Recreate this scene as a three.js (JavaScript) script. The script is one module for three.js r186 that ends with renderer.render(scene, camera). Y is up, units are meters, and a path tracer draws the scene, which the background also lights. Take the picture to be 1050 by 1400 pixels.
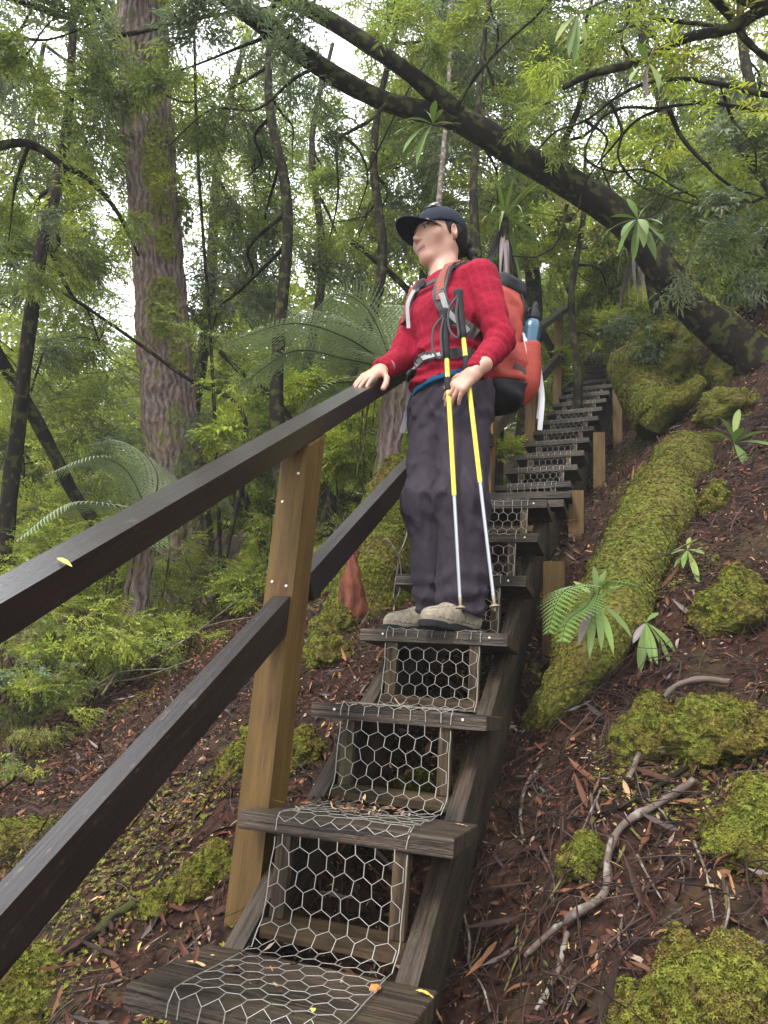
import * as THREE from 'three';
import { mergeGeometries, mergeVertices } from 'three/addons/utils/BufferGeometryUtils.js';

// ---------------------------------------------------------------- camera, sky, sun, exposure
const scene = new THREE.Scene();
const camera = new THREE.PerspectiveCamera(71.56, 0.75, 0.05, 400);
camera.position.set(0.8524, 0.4904, 1.228);
camera.up.set(0.01696, 0.95909, 0.28258);
camera.lookAt(0.8524 - 0.32318, 0.4904 + 0.27271, 1.228 - 0.90619);

const renderer = new THREE.WebGLRenderer({ antialias: true });
renderer.toneMapping = THREE.LinearToneMapping;
renderer.toneMappingExposure = 3.8;
renderer.shadowMap.enabled = true;

// an even overcast: pale cloud with soft, wide mottling, brighter towards the zenith
{
  const W = 256, H = 128, d = new Float32Array(W * H * 4);
  for (let j = 0; j < H; j++) for (let i = 0; i < W; i++) {
    const el = ((j + 0.5) / H - 0.5) * Math.PI, az = (i + 0.5) / W * Math.PI * 2;
    const s = Math.max(0, Math.sin(el));
    const m = 1 + 0.06 * Math.sin(az * 3 + 4 * s) * Math.sin(el * 7 + az) + 0.04 * Math.sin(az * 7 + el * 11);
    const L = (el < 0 ? 0.68 : 0.68 + 0.37 * s) * m, k = (j * W + i) * 4;
    d[k] = L * 0.955; d[k + 1] = L * 0.985; d[k + 2] = L * 1.04; d[k + 3] = 1;
  }
  const sky = new THREE.DataTexture(d, W, H, THREE.RGBAFormat, THREE.FloatType);
  sky.mapping = THREE.EquirectangularReflectionMapping;
  sky.magFilter = sky.minFilter = THREE.LinearFilter; sky.needsUpdate = true;
  scene.background = sky; scene.environment = sky;
}
const sun = new THREE.DirectionalLight(new THREE.Color(1, 0.965, 0.9), 1.5);
sun.position.set(-3, 11, 7); sun.target.position.set(0, 1, -1.5);
sun.castShadow = true; sun.shadow.radius = 26; sun.shadow.mapSize.set(2048, 2048);
Object.assign(sun.shadow.camera, { left: -12, right: 12, top: 12, bottom: -12, near: 0.5, far: 45 });
scene.add(sun, sun.target);

// ---------------------------------------------------------------- helpers
const V = (x, y, z) => new THREE.Vector3(x, y, z);
const lin = (r, g, b) => new THREE.Color().setRGB(r, g, b);
const clamp = (x, a = 0, b = 1) => Math.min(b, Math.max(a, x));
const mixn = (a, b, t) => a + (b - a) * t;
const smooth = (a, b, x) => { const t = clamp((x - a) / (b - a)); return t * t * (3 - 2 * t); };
let seed = 20240611;
function reseed(n) { seed = n >>> 0; }
function rnd() { seed = (seed + 0x6D2B79F5) >>> 0; let t = seed; t = Math.imul(t ^ (t >>> 15), t | 1); t ^= t + Math.imul(t ^ (t >>> 7), t | 61); return ((t ^ (t >>> 14)) >>> 0) / 4294967296; }
const rr = (a, b) => a + (b - a) * rnd();
const pick = a => a[Math.floor(rnd() * a.length)];
function hash3(x, y, z) { let h = Math.imul(x, 374761393) ^ Math.imul(y, 668265263) ^ Math.imul(z, 2147483647 - 97); h = Math.imul(h ^ (h >>> 13), 1274126177); return ((h ^ (h >>> 16)) >>> 0) / 4294967296; }
function noise3(x, y, z = 0, px = 0, py = 0) {   // value noise 0..1, periodic in x, y where px, py are given
  const xi = Math.floor(x), yi = Math.floor(y), zi = Math.floor(z), f = t => t * t * (3 - 2 * t);
  const u = f(x - xi), v = f(y - yi), w = f(z - zi);
  const wx = i => px ? ((i % px) + px) % px : i, wy = i => py ? ((i % py) + py) % py : i;
  const x0 = wx(xi), x1 = wx(xi + 1), y0 = wy(yi), y1 = wy(yi + 1), h = hash3;
  return mixn(mixn(mixn(h(x0, y0, zi), h(x1, y0, zi), u), mixn(h(x0, y1, zi), h(x1, y1, zi), u), v),
    mixn(mixn(h(x0, y0, zi + 1), h(x1, y0, zi + 1), u), mixn(h(x0, y1, zi + 1), h(x1, y1, zi + 1), u), v), w);
}
function fbm(x, y, z = 0, o = 4, px = 0, py = 0) { let s = 0, a = 0.5, n = 0; for (let i = 0; i < o; i++) { s += a * noise3(x, y, z + i * 17, px, py); n += a; a *= 0.5; x *= 2; y *= 2; z *= 2; px *= 2; py *= 2; } return s / n; }

const toS = c => 255 * (c <= 0.0031308 ? 12.92 * c : 1.055 * Math.pow(Math.max(0, c), 1 / 2.4) - 0.055);
function tex(w, h, fn, srgb = true) {            // fn(u, v) in 0..1 gives linear rgb (or one grey value)
  const d = new Uint8Array(w * h * 4);
  for (let j = 0; j < h; j++) for (let i = 0; i < w; i++) {
    let c = fn(i / w, j / h); if (!Array.isArray(c)) c = [c, c, c];
    const k = (j * w + i) * 4;
    for (let q = 0; q < 3; q++) d[k + q] = srgb ? clamp(toS(c[q]), 0, 255) : clamp(c[q] * 255, 0, 255);
    d[k + 3] = 255;
  }
  const t = new THREE.DataTexture(d, w, h, THREE.RGBAFormat);
  t.wrapS = t.wrapT = THREE.RepeatWrapping; t.magFilter = THREE.LinearFilter; t.minFilter = THREE.LinearMipmapLinearFilter; t.generateMipmaps = true;
  if (srgb) t.colorSpace = THREE.SRGBColorSpace; t.needsUpdate = true; return t;
}
const std = o => new THREE.MeshPhysicalMaterial({ specularIntensity: 0.3, ...o });   // damp but rough surfaces
const phys = o => new THREE.MeshPhysicalMaterial(o);
const mix3 = (a, b, t) => [mixn(a[0], b[0], t), mixn(a[1], b[1], t), mixn(a[2], b[2], t)];

const taken = {};
function numbered(n) { if (!(n in taken)) { taken[n] = 0; return n; } taken[n]++; return n + '_' + String(taken[n]).padStart(3, '0'); }
function shade(o) { o.castShadow = true; o.receiveShadow = true; return o; }
function tag(o, label, category, group, kind) { if (label) o.userData.label = label; if (category) o.userData.category = category; if (group) o.userData.group = group; if (kind) o.userData.kind = kind; return o; }
function thing(name, label, category, pos = [0, 0, 0], group) { const g = new THREE.Group(); g.name = numbered(name); g.position.set(...pos); scene.add(g); return tag(g, label, category, group); }
function part(name, geo, mat, parent) { const m = shade(new THREE.Mesh(geo, mat)); m.name = name; parent.add(m); return m; }
function solo(name, geo, mat, label, category, group, kind) { const m = shade(new THREE.Mesh(geo, mat)); m.name = numbered(name); scene.add(m); return tag(m, label, category, group, kind); }
function merge(list) { const l = list.map(g => { const k = g.index ? g.toNonIndexed() : g; for (const a of Object.keys(k.attributes)) if (!['position', 'normal', 'uv', 'color'].includes(a)) k.deleteAttribute(a); return k; }); return mergeGeometries(l, false); }
function boxUV(geo, long = 0, off = [0, 0]) {     // uv in metres, u along the long axis
  const g = geo.index ? geo.toNonIndexed() : geo; g.computeVertexNormals();
  const p = g.attributes.position, n = g.attributes.normal, uv = new Float32Array(p.count * 2);
  for (let i = 0; i < p.count; i++) {
    const P = [p.getX(i), p.getY(i), p.getZ(i)], N = [Math.abs(n.getX(i)), Math.abs(n.getY(i)), Math.abs(n.getZ(i))];
    N[long] *= 0.99; const ax = N.indexOf(Math.max(...N));
    const o = [0, 1, 2].filter(a => a !== long);
    if (ax === long) { uv[2 * i] = P[o[0]]; uv[2 * i + 1] = P[o[1]]; } else { uv[2 * i] = P[long] + off[0]; uv[2 * i + 1] = P[o.find(a => a !== ax)] + off[1] + ax * 0.37; }
  }
  g.setAttribute('uv', new THREE.BufferAttribute(uv, 2)); return g;
}
function timber(L, H, W, b = 0.004) {             // a chamfered board: length along x from 0, height y centred, width z centred
  const s = new THREE.Shape(), h = H / 2 - b, w = W / 2 - b; s.moveTo(-w, -h); s.lineTo(w, -h); s.lineTo(w, h); s.lineTo(-w, h); s.closePath();
  const g = new THREE.ExtrudeGeometry(s, { depth: L - 2 * b, bevelEnabled: true, bevelSize: b, bevelThickness: b, bevelSegments: 2, steps: Math.max(1, Math.round(L / 0.15)) });
  g.translate(0, 0, b); g.rotateY(Math.PI / 2);
  return boxUV(g, 0, [rr(0, 5), rr(0, 5)]);
}
function tubeGeo(pts, rad, sides = 7, seg = null, wob = 0, capEnds = true) {   // a tapering tube along points, rad a number, array or function of t
  const curve = new THREE.CatmullRomCurve3(pts.map(p => p.isVector3 ? p : V(...p)));
  const n = seg || Math.max(4, pts.length * 5), R = t => typeof rad === 'function' ? rad(t) : Array.isArray(rad) ? (() => { const x = t * (rad.length - 1), i = Math.min(rad.length - 2, Math.floor(x)); return mixn(rad[i], rad[i + 1], x - i); })() : rad;
  const fr = curve.computeFrenetFrames(n, false), pos = [], uv = [], idx = [], len = curve.getLength(), off = rr(0, 9);
  for (let i = 0; i <= n; i++) {
    const t = i / n, P = curve.getPointAt(t), N = fr.normals[i], B = fr.binormals[i], r = R(t);
    for (let j = 0; j <= sides; j++) {
      const a = j / sides * Math.PI * 2, q = r * (1 + wob * (noise3(Math.cos(a) * 1.5 + 5 + off, Math.sin(a) * 1.5 + 5, t * len / Math.max(0.02, r) * 0.35) - 0.5) * 2), c = Math.cos(a) * q, s = Math.sin(a) * q;
      pos.push(P.x + N.x * c + B.x * s, P.y + N.y * c + B.y * s, P.z + N.z * c + B.z * s); uv.push(t * len + off, j / sides * Math.max(0.05, 2 * Math.PI * R(0.3)));
    }
  }
  const k = sides + 1;
  for (let i = 0; i < n; i++) for (let j = 0; j < sides; j++) { const a = i * k + j; idx.push(a, a + 1, a + k, a + 1, a + k + 1, a + k); }
  if (capEnds) for (const e of [0, n]) { const P = curve.getPointAt(e / n), c = pos.length / 3; pos.push(P.x, P.y, P.z); uv.push(0, 0); for (let j = 0; j < sides; j++) { const a = e * k + j; e ? idx.push(a, a + 1, c) : idx.push(a + 1, a, c); } }
  const g = new THREE.BufferGeometry();
  g.setAttribute('position', new THREE.Float32BufferAttribute(pos, 3)); g.setAttribute('uv', new THREE.Float32BufferAttribute(uv, 2)); g.setIndex(idx); g.computeVertexNormals();
  const nn = g.attributes.normal;                  // close the seam's shading
  for (let i = 0; i <= n; i++) { const a = i * k, b = a + sides, x = V(nn.getX(a) + nn.getX(b), nn.getY(a) + nn.getY(b), nn.getZ(a) + nn.getZ(b)).normalize(); nn.setXYZ(a, x.x, x.y, x.z); nn.setXYZ(b, x.x, x.y, x.z); }
  return g;
}
function instanced(name, geo, mat, list, parent, colors) {
  const m = shade(new THREE.InstancedMesh(geo, mat, list.length)); m.name = name; m.userData.kind = 'stuff';
  list.forEach((M, i) => { m.setMatrixAt(i, M); if (colors) m.setColorAt(i, colors[i]); });
  parent.add(m); return m;
}
const MM = (p, q, s) => new THREE.Matrix4().compose(p, q, s.isVector3 ? s : V(s, s, s));
const quatTo = (n, spin) => new THREE.Quaternion().setFromUnitVectors(V(0, 1, 0), n).multiply(new THREE.Quaternion().setFromAxisAngle(V(0, 1, 0), spin));
const eye = V(0.8524, 0.4904, 1.228), eyeTurn = new THREE.Quaternion().setFromRotationMatrix(new THREE.Matrix4().lookAt(eye, V(0.52922, 0.76311, 0.32181), V(0.01696, 0.95909, 0.28258)));   // where the place was surveyed from
// a surveyed point: the place seen along a bearing of the survey photo (1050 x 1400), at a distance in metres
function at(px, py, dist) { const f = 971; return V((px - 525) / f, (700 - py) / f, -1).normalize().applyQuaternion(eyeTurn).multiplyScalar(dist).add(eye); }

// ---------------------------------------------------------------- textures and materials
function grain(u, v, sc = 1) { return fbm(u * 6, v * 48 * sc, 3, 3, 6, 48 * sc); }
const texPost = tex(512, 512, (u, v) => {
  const g = grain(u, v), l = fbm(u * 4, v * 4, 9, 4, 4, 4), k = Math.pow(noise3(u * 3, v * 3, 41, 3, 3), 10) * 1.2;
  let c = mix3([0.042, 0.024, 0.008], [0.13, 0.076, 0.022], g * 0.6 + l * 0.4);
  c = mix3(c, [0.055, 0.024, 0.012], smooth(0.58, 0.8, fbm(u * 3, v * 9, 5, 3, 3, 9)) * 0.7);
  return mix3(c, [0.02, 0.012, 0.007], clamp(k + smooth(0.7, 0.9, grain(u, v, 1.5)) * 0.6));
});
const texRail = tex(512, 512, (u, v) => { const g = grain(u, v, 1.5), l = fbm(u * 5, v * 5, 7, 4, 5, 5); let c = mix3([0.006, 0.0038, 0.0036], [0.022, 0.0135, 0.0115], g * 0.7 + l * 0.3); return mix3(c, [0.10, 0.075, 0.05], smooth(0.74, 0.86, fbm(u * 40, v * 40, 2, 2, 40, 40)) * smooth(0.45, 0.7, l) * 0.5); });
const texTread = tex(512, 512, (u, v) => {
  const g = grain(u, v, 1), l = fbm(u * 5, v * 5, 13, 5, 5, 5);
  let c = mix3([0.0055, 0.0038, 0.003], [0.050, 0.034, 0.0225], smooth(0.25, 0.8, g * 0.6 + l * 0.5 - 0.03));
  c = mix3(c, [0.042, 0.038, 0.018], smooth(0.52, 0.72, fbm(u * 7, v * 7, 31, 4, 7, 7)) * 0.5);
  return mix3(c, [0.012, 0.008, 0.006], smooth(0.6, 0.82, grain(u, v, 2)) * 0.65);
});
const bumpWood = tex(512, 512, (u, v) => grain(u, v, 1.5) * 0.6 + fbm(u * 90, v * 90, 4, 2, 90, 90) * 0.25, false);
for (const t of [texPost, texRail, texTread, bumpWood]) t.repeat.set(1.3, 2.6);
const M = {};
M.post = std({ map: texPost, bumpMap: bumpWood, bumpScale: 0.002, roughness: 0.55 });
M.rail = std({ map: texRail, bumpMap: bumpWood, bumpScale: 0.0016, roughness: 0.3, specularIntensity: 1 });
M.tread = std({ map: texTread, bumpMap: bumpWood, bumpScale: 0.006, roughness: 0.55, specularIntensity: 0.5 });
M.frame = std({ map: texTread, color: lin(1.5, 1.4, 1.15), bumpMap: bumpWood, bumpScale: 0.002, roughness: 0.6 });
M.wire = std({ color: lin(0.30, 0.285, 0.255), roughness: 0.5, metalness: 0.5 });
M.staple = std({ color: lin(0.6, 0.58, 0.55), roughness: 0.4, metalness: 0.8 });
const texMoss = tex(512, 512, (u, v) => {
  const a = fbm(u * 60, v * 60, 1, 3, 60, 60), b = fbm(u * 9, v * 9, 7, 4, 9, 9);
  let c = mix3([0.02, 0.021, 0.005], [0.12, 0.118, 0.022], clamp(a * 1.3 - 0.15)); c = mix3(c, [0.10, 0.075, 0.025], smooth(0.55, 0.8, b) * 0.6); return c;
});
const bumpMoss = tex(512, 512, (u, v) => fbm(u * 60, v * 60, 1, 3, 60, 60), false);
M.moss = std({ map: texMoss, bumpMap: bumpMoss, bumpScale: 0.012, roughness: 0.95 });
M.sprig = std({ color: lin(1, 1, 1), roughness: 0.9, side: THREE.DoubleSide });
const texSoil = tex(512, 512, (u, v) => { const a = fbm(u * 40, v * 40, 1, 4, 40, 40), b = fbm(u * 6, v * 6, 4, 4, 6, 6); return mix3(mix3([0.006, 0.003, 0.0022], [0.046, 0.020, 0.0125], clamp(a * 1.5 - 0.3)), [0.05, 0.04, 0.018], smooth(0.5, 0.75, b) * 0.4); });
M.soil = std({ map: texSoil, bumpMap: texSoil, bumpScale: 0.03, roughness: 0.95 });
const texBark = tex(512, 512, (u, v) => {        // u runs up the trunk (metres), v round it
  const w = v * 14 + fbm(u * 8, v * 6, 2, 3, 8, 6) * 1.6, f = Math.abs((w % 1) - 0.5) * 2, g = fbm(u * 24, v * 60, 5, 3, 24, 60), l = fbm(u * 5, v * 4, 8, 4, 5, 4);
  let c = mix3([0.05, 0.036, 0.031], [0.27, 0.20, 0.175], clamp(f * 0.55 + g * 0.7 - 0.2)); c = mix3(c, [0.15, 0.095, 0.07], smooth(0.5, 0.7, l) * 0.5); return mix3(c, [0.11, 0.115, 0.03], smooth(0.58, 0.72, fbm(u * 7, v * 6, 21, 4, 7, 6)) * 0.75);
});
const bumpBark = tex(512, 512, (u, v) => { const w = v * 14 + fbm(u * 8, v * 6, 2, 3, 8, 6) * 1.6; return Math.abs((w % 1) - 0.5) + fbm(u * 24, v * 60, 5, 3, 24, 60) * 0.6; }, false);
M.bark = std({ map: texBark, bumpMap: bumpBark, bumpScale: 0.03, roughness: 0.9 });
const texDark = tex(256, 256, (u, v) => { const g = fbm(u * 10, v * 20, 5, 4, 10, 20), l = fbm(u * 5, v * 5, 8, 4, 5, 5); return mix3(mix3([0.004, 0.0032, 0.003], [0.021, 0.015, 0.0115], g), [0.055, 0.06, 0.016], smooth(0.54, 0.66, fbm(u * 22, v * 26, 8, 4, 22, 26)) * 0.6); });
M.darkbark = std({ map: texDark, bumpMap: texDark, bumpScale: 0.012, roughness: 0.9, specularIntensity: 0.15 });
const texStick = tex(256, 256, (u, v) => { const g = fbm(u * 10, v * 30, 5, 4, 10, 30), l = fbm(u * 34, v * 24, 8, 4, 34, 24); return mix3(mix3([0.035, 0.024, 0.019], [0.14, 0.105, 0.085], g), [0.22, 0.205, 0.175], smooth(0.6, 0.68, l) * 0.7); });
M.twig = std({ map: texDark, color: lin(2.6, 2.3, 2.0), roughness: 0.85 });
M.palestick = std({ map: texStick, color: lin(1, 1, 1), bumpMap: bumpBark, bumpScale: 0.004, roughness: 0.8 });

// ---------------------------------------------------------------- the hillside
const GS = [-40, -8, -3, 0, 0.4, 2, 3.07, 5.8, 7.5, 12, 25, 90], GY = [-24, -5, -2.1, -0.2, 0.05, 1.0, 1.66, 3.08, 4.15, 6.6, 12, 30];
function lerpTab(x, X, Y) { let i = 0; while (i < X.length - 2 && x > X[i + 1]) i++; return mixn(Y[i], Y[i + 1], (x - X[i]) / (X[i + 1] - X[i])); }
function groundBase(x, z) {
  const s = -z, b = (lerpTab(s - 0.25, GS, GY) + lerpTab(s, GS, GY) + lerpTab(s + 0.25, GS, GY)) / 3;
  const kr = 0.36 + 0.15 * clamp(s - 1, 0, 4.5), xr = x - 0.6;
  const right = xr > 0 ? kr * (xr < 6 ? xr : 6 + (xr - 6) * 0.4) : 0;
  const left = x < 0 ? (x > -6 ? 0.40 * x : -2.4 + 0.14 * (x + 6)) : 0;
  return b + right + left;
}
function G(x, z) {
  const d = Math.min(1, Math.max(0, Math.abs(x - 0.25) - 0.2) * 2);
  return groundBase(x, z) + (fbm(x * 0.9 + 30, z * 0.9 + 30, 3, 3) - 0.5) * 0.34 * d + (fbm(x * 5 + 60, z * 5 + 60, 5, 3) - 0.5) * 0.12 * (0.4 + 0.6 * d) - 0.03 * (1 - d) - (z > -2.6 ? 0.17 * smooth(-2.6, -1.6, z) * Math.exp(-Math.pow((x - 0.34) / 0.32, 4)) : 0);
}
function Gn(x, z) { const e = 0.03; return V(G(x - e, z) - G(x + e, z), 2 * e, G(x, z - e) - G(x, z + e)).normalize(); }
{
  const lines = (lo, a, b, hi, fine, grow) => { const o = []; for (let x = a; x <= b; x += fine) o.push(x); let s = fine; for (let x = b + s; x < hi; x += s) { o.push(x); s *= grow; } o.push(hi); s = fine; for (let x = a - s; x > lo; x -= s) { o.unshift(x); s *= grow; } o.unshift(lo); return o; };
  const X = lines(-70, -2.6, 2.8, 70, 0.03, 1.06), Z = lines(-110, -5.2, 0.9, 40, 0.03, 1.06), pos = [], uv = [], idx = [];
  for (const z of Z) for (const x of X) { pos.push(x, G(x, z), z); uv.push(x / 0.8, z / 0.8); }
  for (let j = 0; j < Z.length - 1; j++) for (let i = 0; i < X.length - 1; i++) { const a = j * X.length + i, b = a + X.length; idx.push(a, b, a + 1, a + 1, b, b + 1); }
  const g = new THREE.BufferGeometry(); g.setAttribute('position', new THREE.Float32BufferAttribute(pos, 3)); g.setAttribute('uv', new THREE.Float32BufferAttribute(uv, 2)); g.setIndex(idx); g.computeVertexNormals();
  solo('ground', g, M.soil, 'steep brown forest floor falling away below the stairs', 'ground', null, 'structure');
}

// ---------------------------------------------------------------- the timber staircase
reseed(11);
const RISE = 0.2539, RUN = 0.3409, DEEP = 0.263, THICK = 0.04, TW = 0.5;
const stairs = thing('timber_staircase', 'weathered timber stairs with wire netting climbing the forest slope', 'stairs');
const flight1 = new THREE.Matrix4(), flight2 = new THREE.Matrix4().compose(V(0.023, 2.0, -3.212), new THREE.Quaternion().setFromAxisAngle(V(0, 1, 0), -0.082), V(1, 1, 1));
const steps = [];
for (let i = 0; i < 7; i++) steps.push({ F: flight1, s: i * RUN, y: i * RISE, run: RUN, rise: RISE });
steps.push({ F: flight1, s: 2.52, y: 1.672, run: 0.3, rise: 0.19, x: 0.035, nomesh: true }, { F: flight1, s: 2.86, y: 1.83, run: 0.3, rise: 0.17, x: 0.05, nomesh: true });
for (let i = 0; i < 16; i++) steps.push({ F: flight2, s: i * 0.29, y: i * 0.215, run: 0.29, rise: 0.215, two: true });
function put(geo, F) { geo.applyMatrix4(F); return geo; }
steps.forEach((st, n) => {
  let g;
  const w = TW + rr(-0.004, 0.004), deep = st.two ? 0.24 : DEEP;
  if (n === 1) {                                     // this board is notched round the handrail post
    const s = new THREE.Shape(), b = 0.004; [[b, b], [w - b, b], [w - b, deep - b], [0.036 + b, deep - b], [0.036 + b, 0.075], [b, 0.075]].forEach(([a, c], i) => i ? s.lineTo(a, c) : s.moveTo(a, c)); s.closePath();
    g = new THREE.ExtrudeGeometry(s, { depth: THICK - 2 * b, bevelEnabled: true, bevelSize: b, bevelThickness: b, bevelSegments: 2 }); g.rotateX(-Math.PI / 2); g.translate(0, b, 0); g = boxUV(g, 0, [rr(0, 5), rr(0, 5)]);
    g.translate(0, st.y - THICK, -st.s);
  } else {
    g = timber(w, THICK, deep); g.rotateX(rr(-0.008, 0.008)); g.translate((st.x || 0) + rr(-0.004, 0.004), st.y - THICK / 2, -st.s - deep / 2);
  }
  part('tread', put(g, st.F), M.tread, stairs);
  // the riser frame under the front of this tread: a sill and two uprights
  const y0 = st.y - st.rise, xo = st.x || 0;
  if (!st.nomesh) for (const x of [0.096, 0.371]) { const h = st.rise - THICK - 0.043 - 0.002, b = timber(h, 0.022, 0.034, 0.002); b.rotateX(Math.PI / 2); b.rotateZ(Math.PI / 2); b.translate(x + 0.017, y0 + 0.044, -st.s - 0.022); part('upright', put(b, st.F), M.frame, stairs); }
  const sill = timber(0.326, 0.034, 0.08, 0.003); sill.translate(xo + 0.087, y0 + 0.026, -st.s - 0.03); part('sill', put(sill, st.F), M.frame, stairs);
});
// stringers, planks on edge below the treads
function stringer(F, x, s0, y0, s1, y1, deep = 0.24) {
  const L = Math.hypot(s1 - s0, y1 - y0), a = Math.atan2(y1 - y0, s1 - s0), g = timber(L, deep, 0.045, 0.003);
  g.translate(0, -deep / 2, 0); g.rotateZ(a); g.rotateY(Math.PI / 2); g.translate(x, y0, -s0); part('stringer', put(g, F), M.tread, stairs);
}
for (const x of [0.06, 0.438]) {
  stringer(flight1, x, -0.75, -0.764, 2.28, 1.494);
  stringer(flight1, x + 0.02, 2.30, 1.50, 3.02, 1.80, 0.2);
  stringer(flight2, x, -0.12, -0.28, 4.75, 3.33, 0.2);
}
// posts that carry the stairs, cut at a slant on top
function support(x, z, top, sx = 0.088, sz = 0.088, down = 0.25) {
  const b = Math.min(G(x, z), G(x, z - sz)) - down, h = top - b, g = timber(h, sx, sz, 0.004); g.rotateZ(Math.PI / 2);
  const p = g.attributes.position; for (let i = 0; i < p.count; i++) if (p.getY(i) > h - 0.02) p.setY(i, p.getY(i) + p.getZ(i) * 0.35); g.computeVertexNormals();
  g.translate(x, b, z - sz / 2); part('support_post', g, M.post, stairs);
}
const P2 = (u, v) => V(u, 0, -v).applyMatrix4(flight2);
support(0.556, -1.80, 1.155); support(0.02, -1.95, 1.25);
for (const [u, v, t] of [[0.56, -0.18, 1.86], [0.555, 1.0, 2.72], [0.555, 2.5, 3.80], [0.555, 3.6, 4.55]]) { const q = P2(u, v); support(q.x, q.z, t); }
for (const [u, v, t] of [[-0.055, 0.1, 2.0]]) { const q = P2(u, v); support(q.x, q.z, t); }
// the riser board of the upper landing, and the landing's deck
{
  const g = timber(0.56, 0.16, 0.04); g.translate(-0.02, 16 * 0.215 - 0.085, -16 * 0.29); part('fascia', put(g, flight2), M.tread, stairs);
  for (let k = 0; k < 5; k++) { const b = timber(0.56, 0.035, 0.18); b.translate(-0.02, 16 * 0.215 + 0.013, -16 * 0.29 - 0.115 - k * 0.19); part('landing_board', put(b, flight2), M.tread, stairs); }
  for (const u of [0.1, 0.45]) { const g = timber(1.9, 0.08, 0.08), q = P2(u, 5.3), y = G(q.x, q.z) - 0.2; g.rotateZ(Math.PI / 2); g.scale(1, Math.max(0.2, (5.42 - y) / 1.9), 1); g.translate(q.x, y, q.z); part('support_post', g, M.post, stairs); }
}
// hexagonal wire netting, one strip for each step
function wireStrip(st, next) {
  const y1 = next.y - st.y, s1 = next.s - st.s, prof = [[-0.005, -0.03], [-0.004, -0.004], [0.004, 0.004], [0.24, 0.004], [s1 - 0.055, 0.006], [s1 - 0.012, 0.05], [s1 - 0.006, 0.1], [s1 - 0.006, y1 - 0.036]];
  const acc = [0]; for (let i = 1; i < prof.length; i++) acc.push(acc[i - 1] + Math.hypot(prof[i][0] - prof[i - 1][0], prof[i][1] - prof[i - 1][1]));
  const LEN = acc[acc.length - 1], X0 = 0.096, X1 = 0.406, ph = rr(0, 0.02), id = rr(0, 50);
  const map = (x, l) => { l = clamp(l, 0, LEN - 1e-4); let i = 0; while (l > acc[i + 1]) i++; const t = (l - acc[i]) / (acc[i + 1] - acc[i]); const n1 = (noise3(x * 25 + id, l * 25, 1) - 0.5), n2 = noise3(x * 25 + id, l * 25, 9), n3 = noise3(x * 30 + id, l * 30, 5) - 0.5;
    const top = l > acc[2] && l < acc[4]; return V(clamp(x + n1 * 0.007, X0 - 0.002, X1 + 0.002), st.y + mixn(prof[i][1], prof[i + 1][1], t) + (top ? n2 * 0.007 : n3 * 0.006), -st.s - mixn(prof[i][0], prof[i + 1][0], t) + (top ? n3 * 0.008 : n2 * 0.007)); };
  const w = 0.0435, side = w / Math.sqrt(3), rows = Math.ceil(LEN / (1.5 * side)) + 1, segs = [];
  const inside = (x, l) => l > -0.004 && l < LEN + 0.004 && x > X0 - 0.004 && x < X1 + 0.004;
  for (let r = -1; r < rows; r++) for (let c = -1; c < 9; c++) {
    const cx = X0 + c * w + (r & 1 ? w / 2 : 0), cl = r * 1.5 * side + ph, A = [cx, cl - side], B = [cx + w / 2, cl - side / 2], D = [cx - w / 2, cl - side / 2], E = [cx - w / 2, cl + side / 2];
    for (const [p, q, t] of [[A, B, 0.0008], [A, D, 0.0008], [D, E, 0.00125]]) if (inside(...p) && inside(...q)) segs.push([map(...p), map(...q), t]);
  }
  for (const x of [X0, X1]) for (let l = 0; l < LEN - 0.02; l += 0.02) segs.push([map(x, l), map(x, l + 0.02), 0.0013]);
  const pos = [], idx = [];
  for (const [a, b, r] of segs) {
    const d = b.clone().sub(a).normalize(), n = Math.abs(d.y) < 0.8 ? V(0, 1, 0) : V(1, 0, 0), u = d.clone().cross(n).normalize(), v = d.clone().cross(u), k = pos.length / 3;
    for (const P of [a, b]) for (let j = 0; j < 4; j++) { const an = j * Math.PI / 2; pos.push(P.x + (u.x * Math.cos(an) + v.x * Math.sin(an)) * r, P.y + (u.y * Math.cos(an) + v.y * Math.sin(an)) * r, P.z + (u.z * Math.cos(an) + v.z * Math.sin(an)) * r); }
    for (let j = 0; j < 4; j++) { const j2 = (j + 1) % 4; idx.push(k + j, k + j2, k + 4 + j, k + j2, k + 4 + j2, k + 4 + j); }
  }
  const g = new THREE.BufferGeometry(); g.setAttribute('position', new THREE.Float32BufferAttribute(pos, 3)); g.setIndex(idx); g.computeVertexNormals();
  part('wire_netting', put(g, st.F), M.wire, stairs);
}
for (let i = 0; i < 6; i++) wireStrip(steps[i], steps[i + 1]);
for (let i = 9; i < 24; i++) wireStrip(steps[i], steps[i + 1] || { s: 15 * 0.29 + 0.29, y: 16 * 0.215 });
wireStrip({ F: flight1, s: 6 * RUN, y: 6 * RISE }, { s: 6 * RUN + 0.33, y: 6 * RISE + 0.08 });
wireStrip({ F: flight2, s: -0.25, y: -0.19 }, { s: 0, y: 0 });
// nail heads at the tread ends
const nailGeo = new THREE.SphereGeometry(0.0042, 8, 6).scale(1, 1, 0.5);
for (const n of [2, 3, 4, 5, 6]) for (const x of [0.075, 0.44]) { const g = nailGeo.clone(); g.translate(x + rr(-0.006, 0.006), steps[n].y - rr(0.015, 0.025), -steps[n].s + 0.001); part('nail_head', g, M.staple, stairs); }

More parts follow.
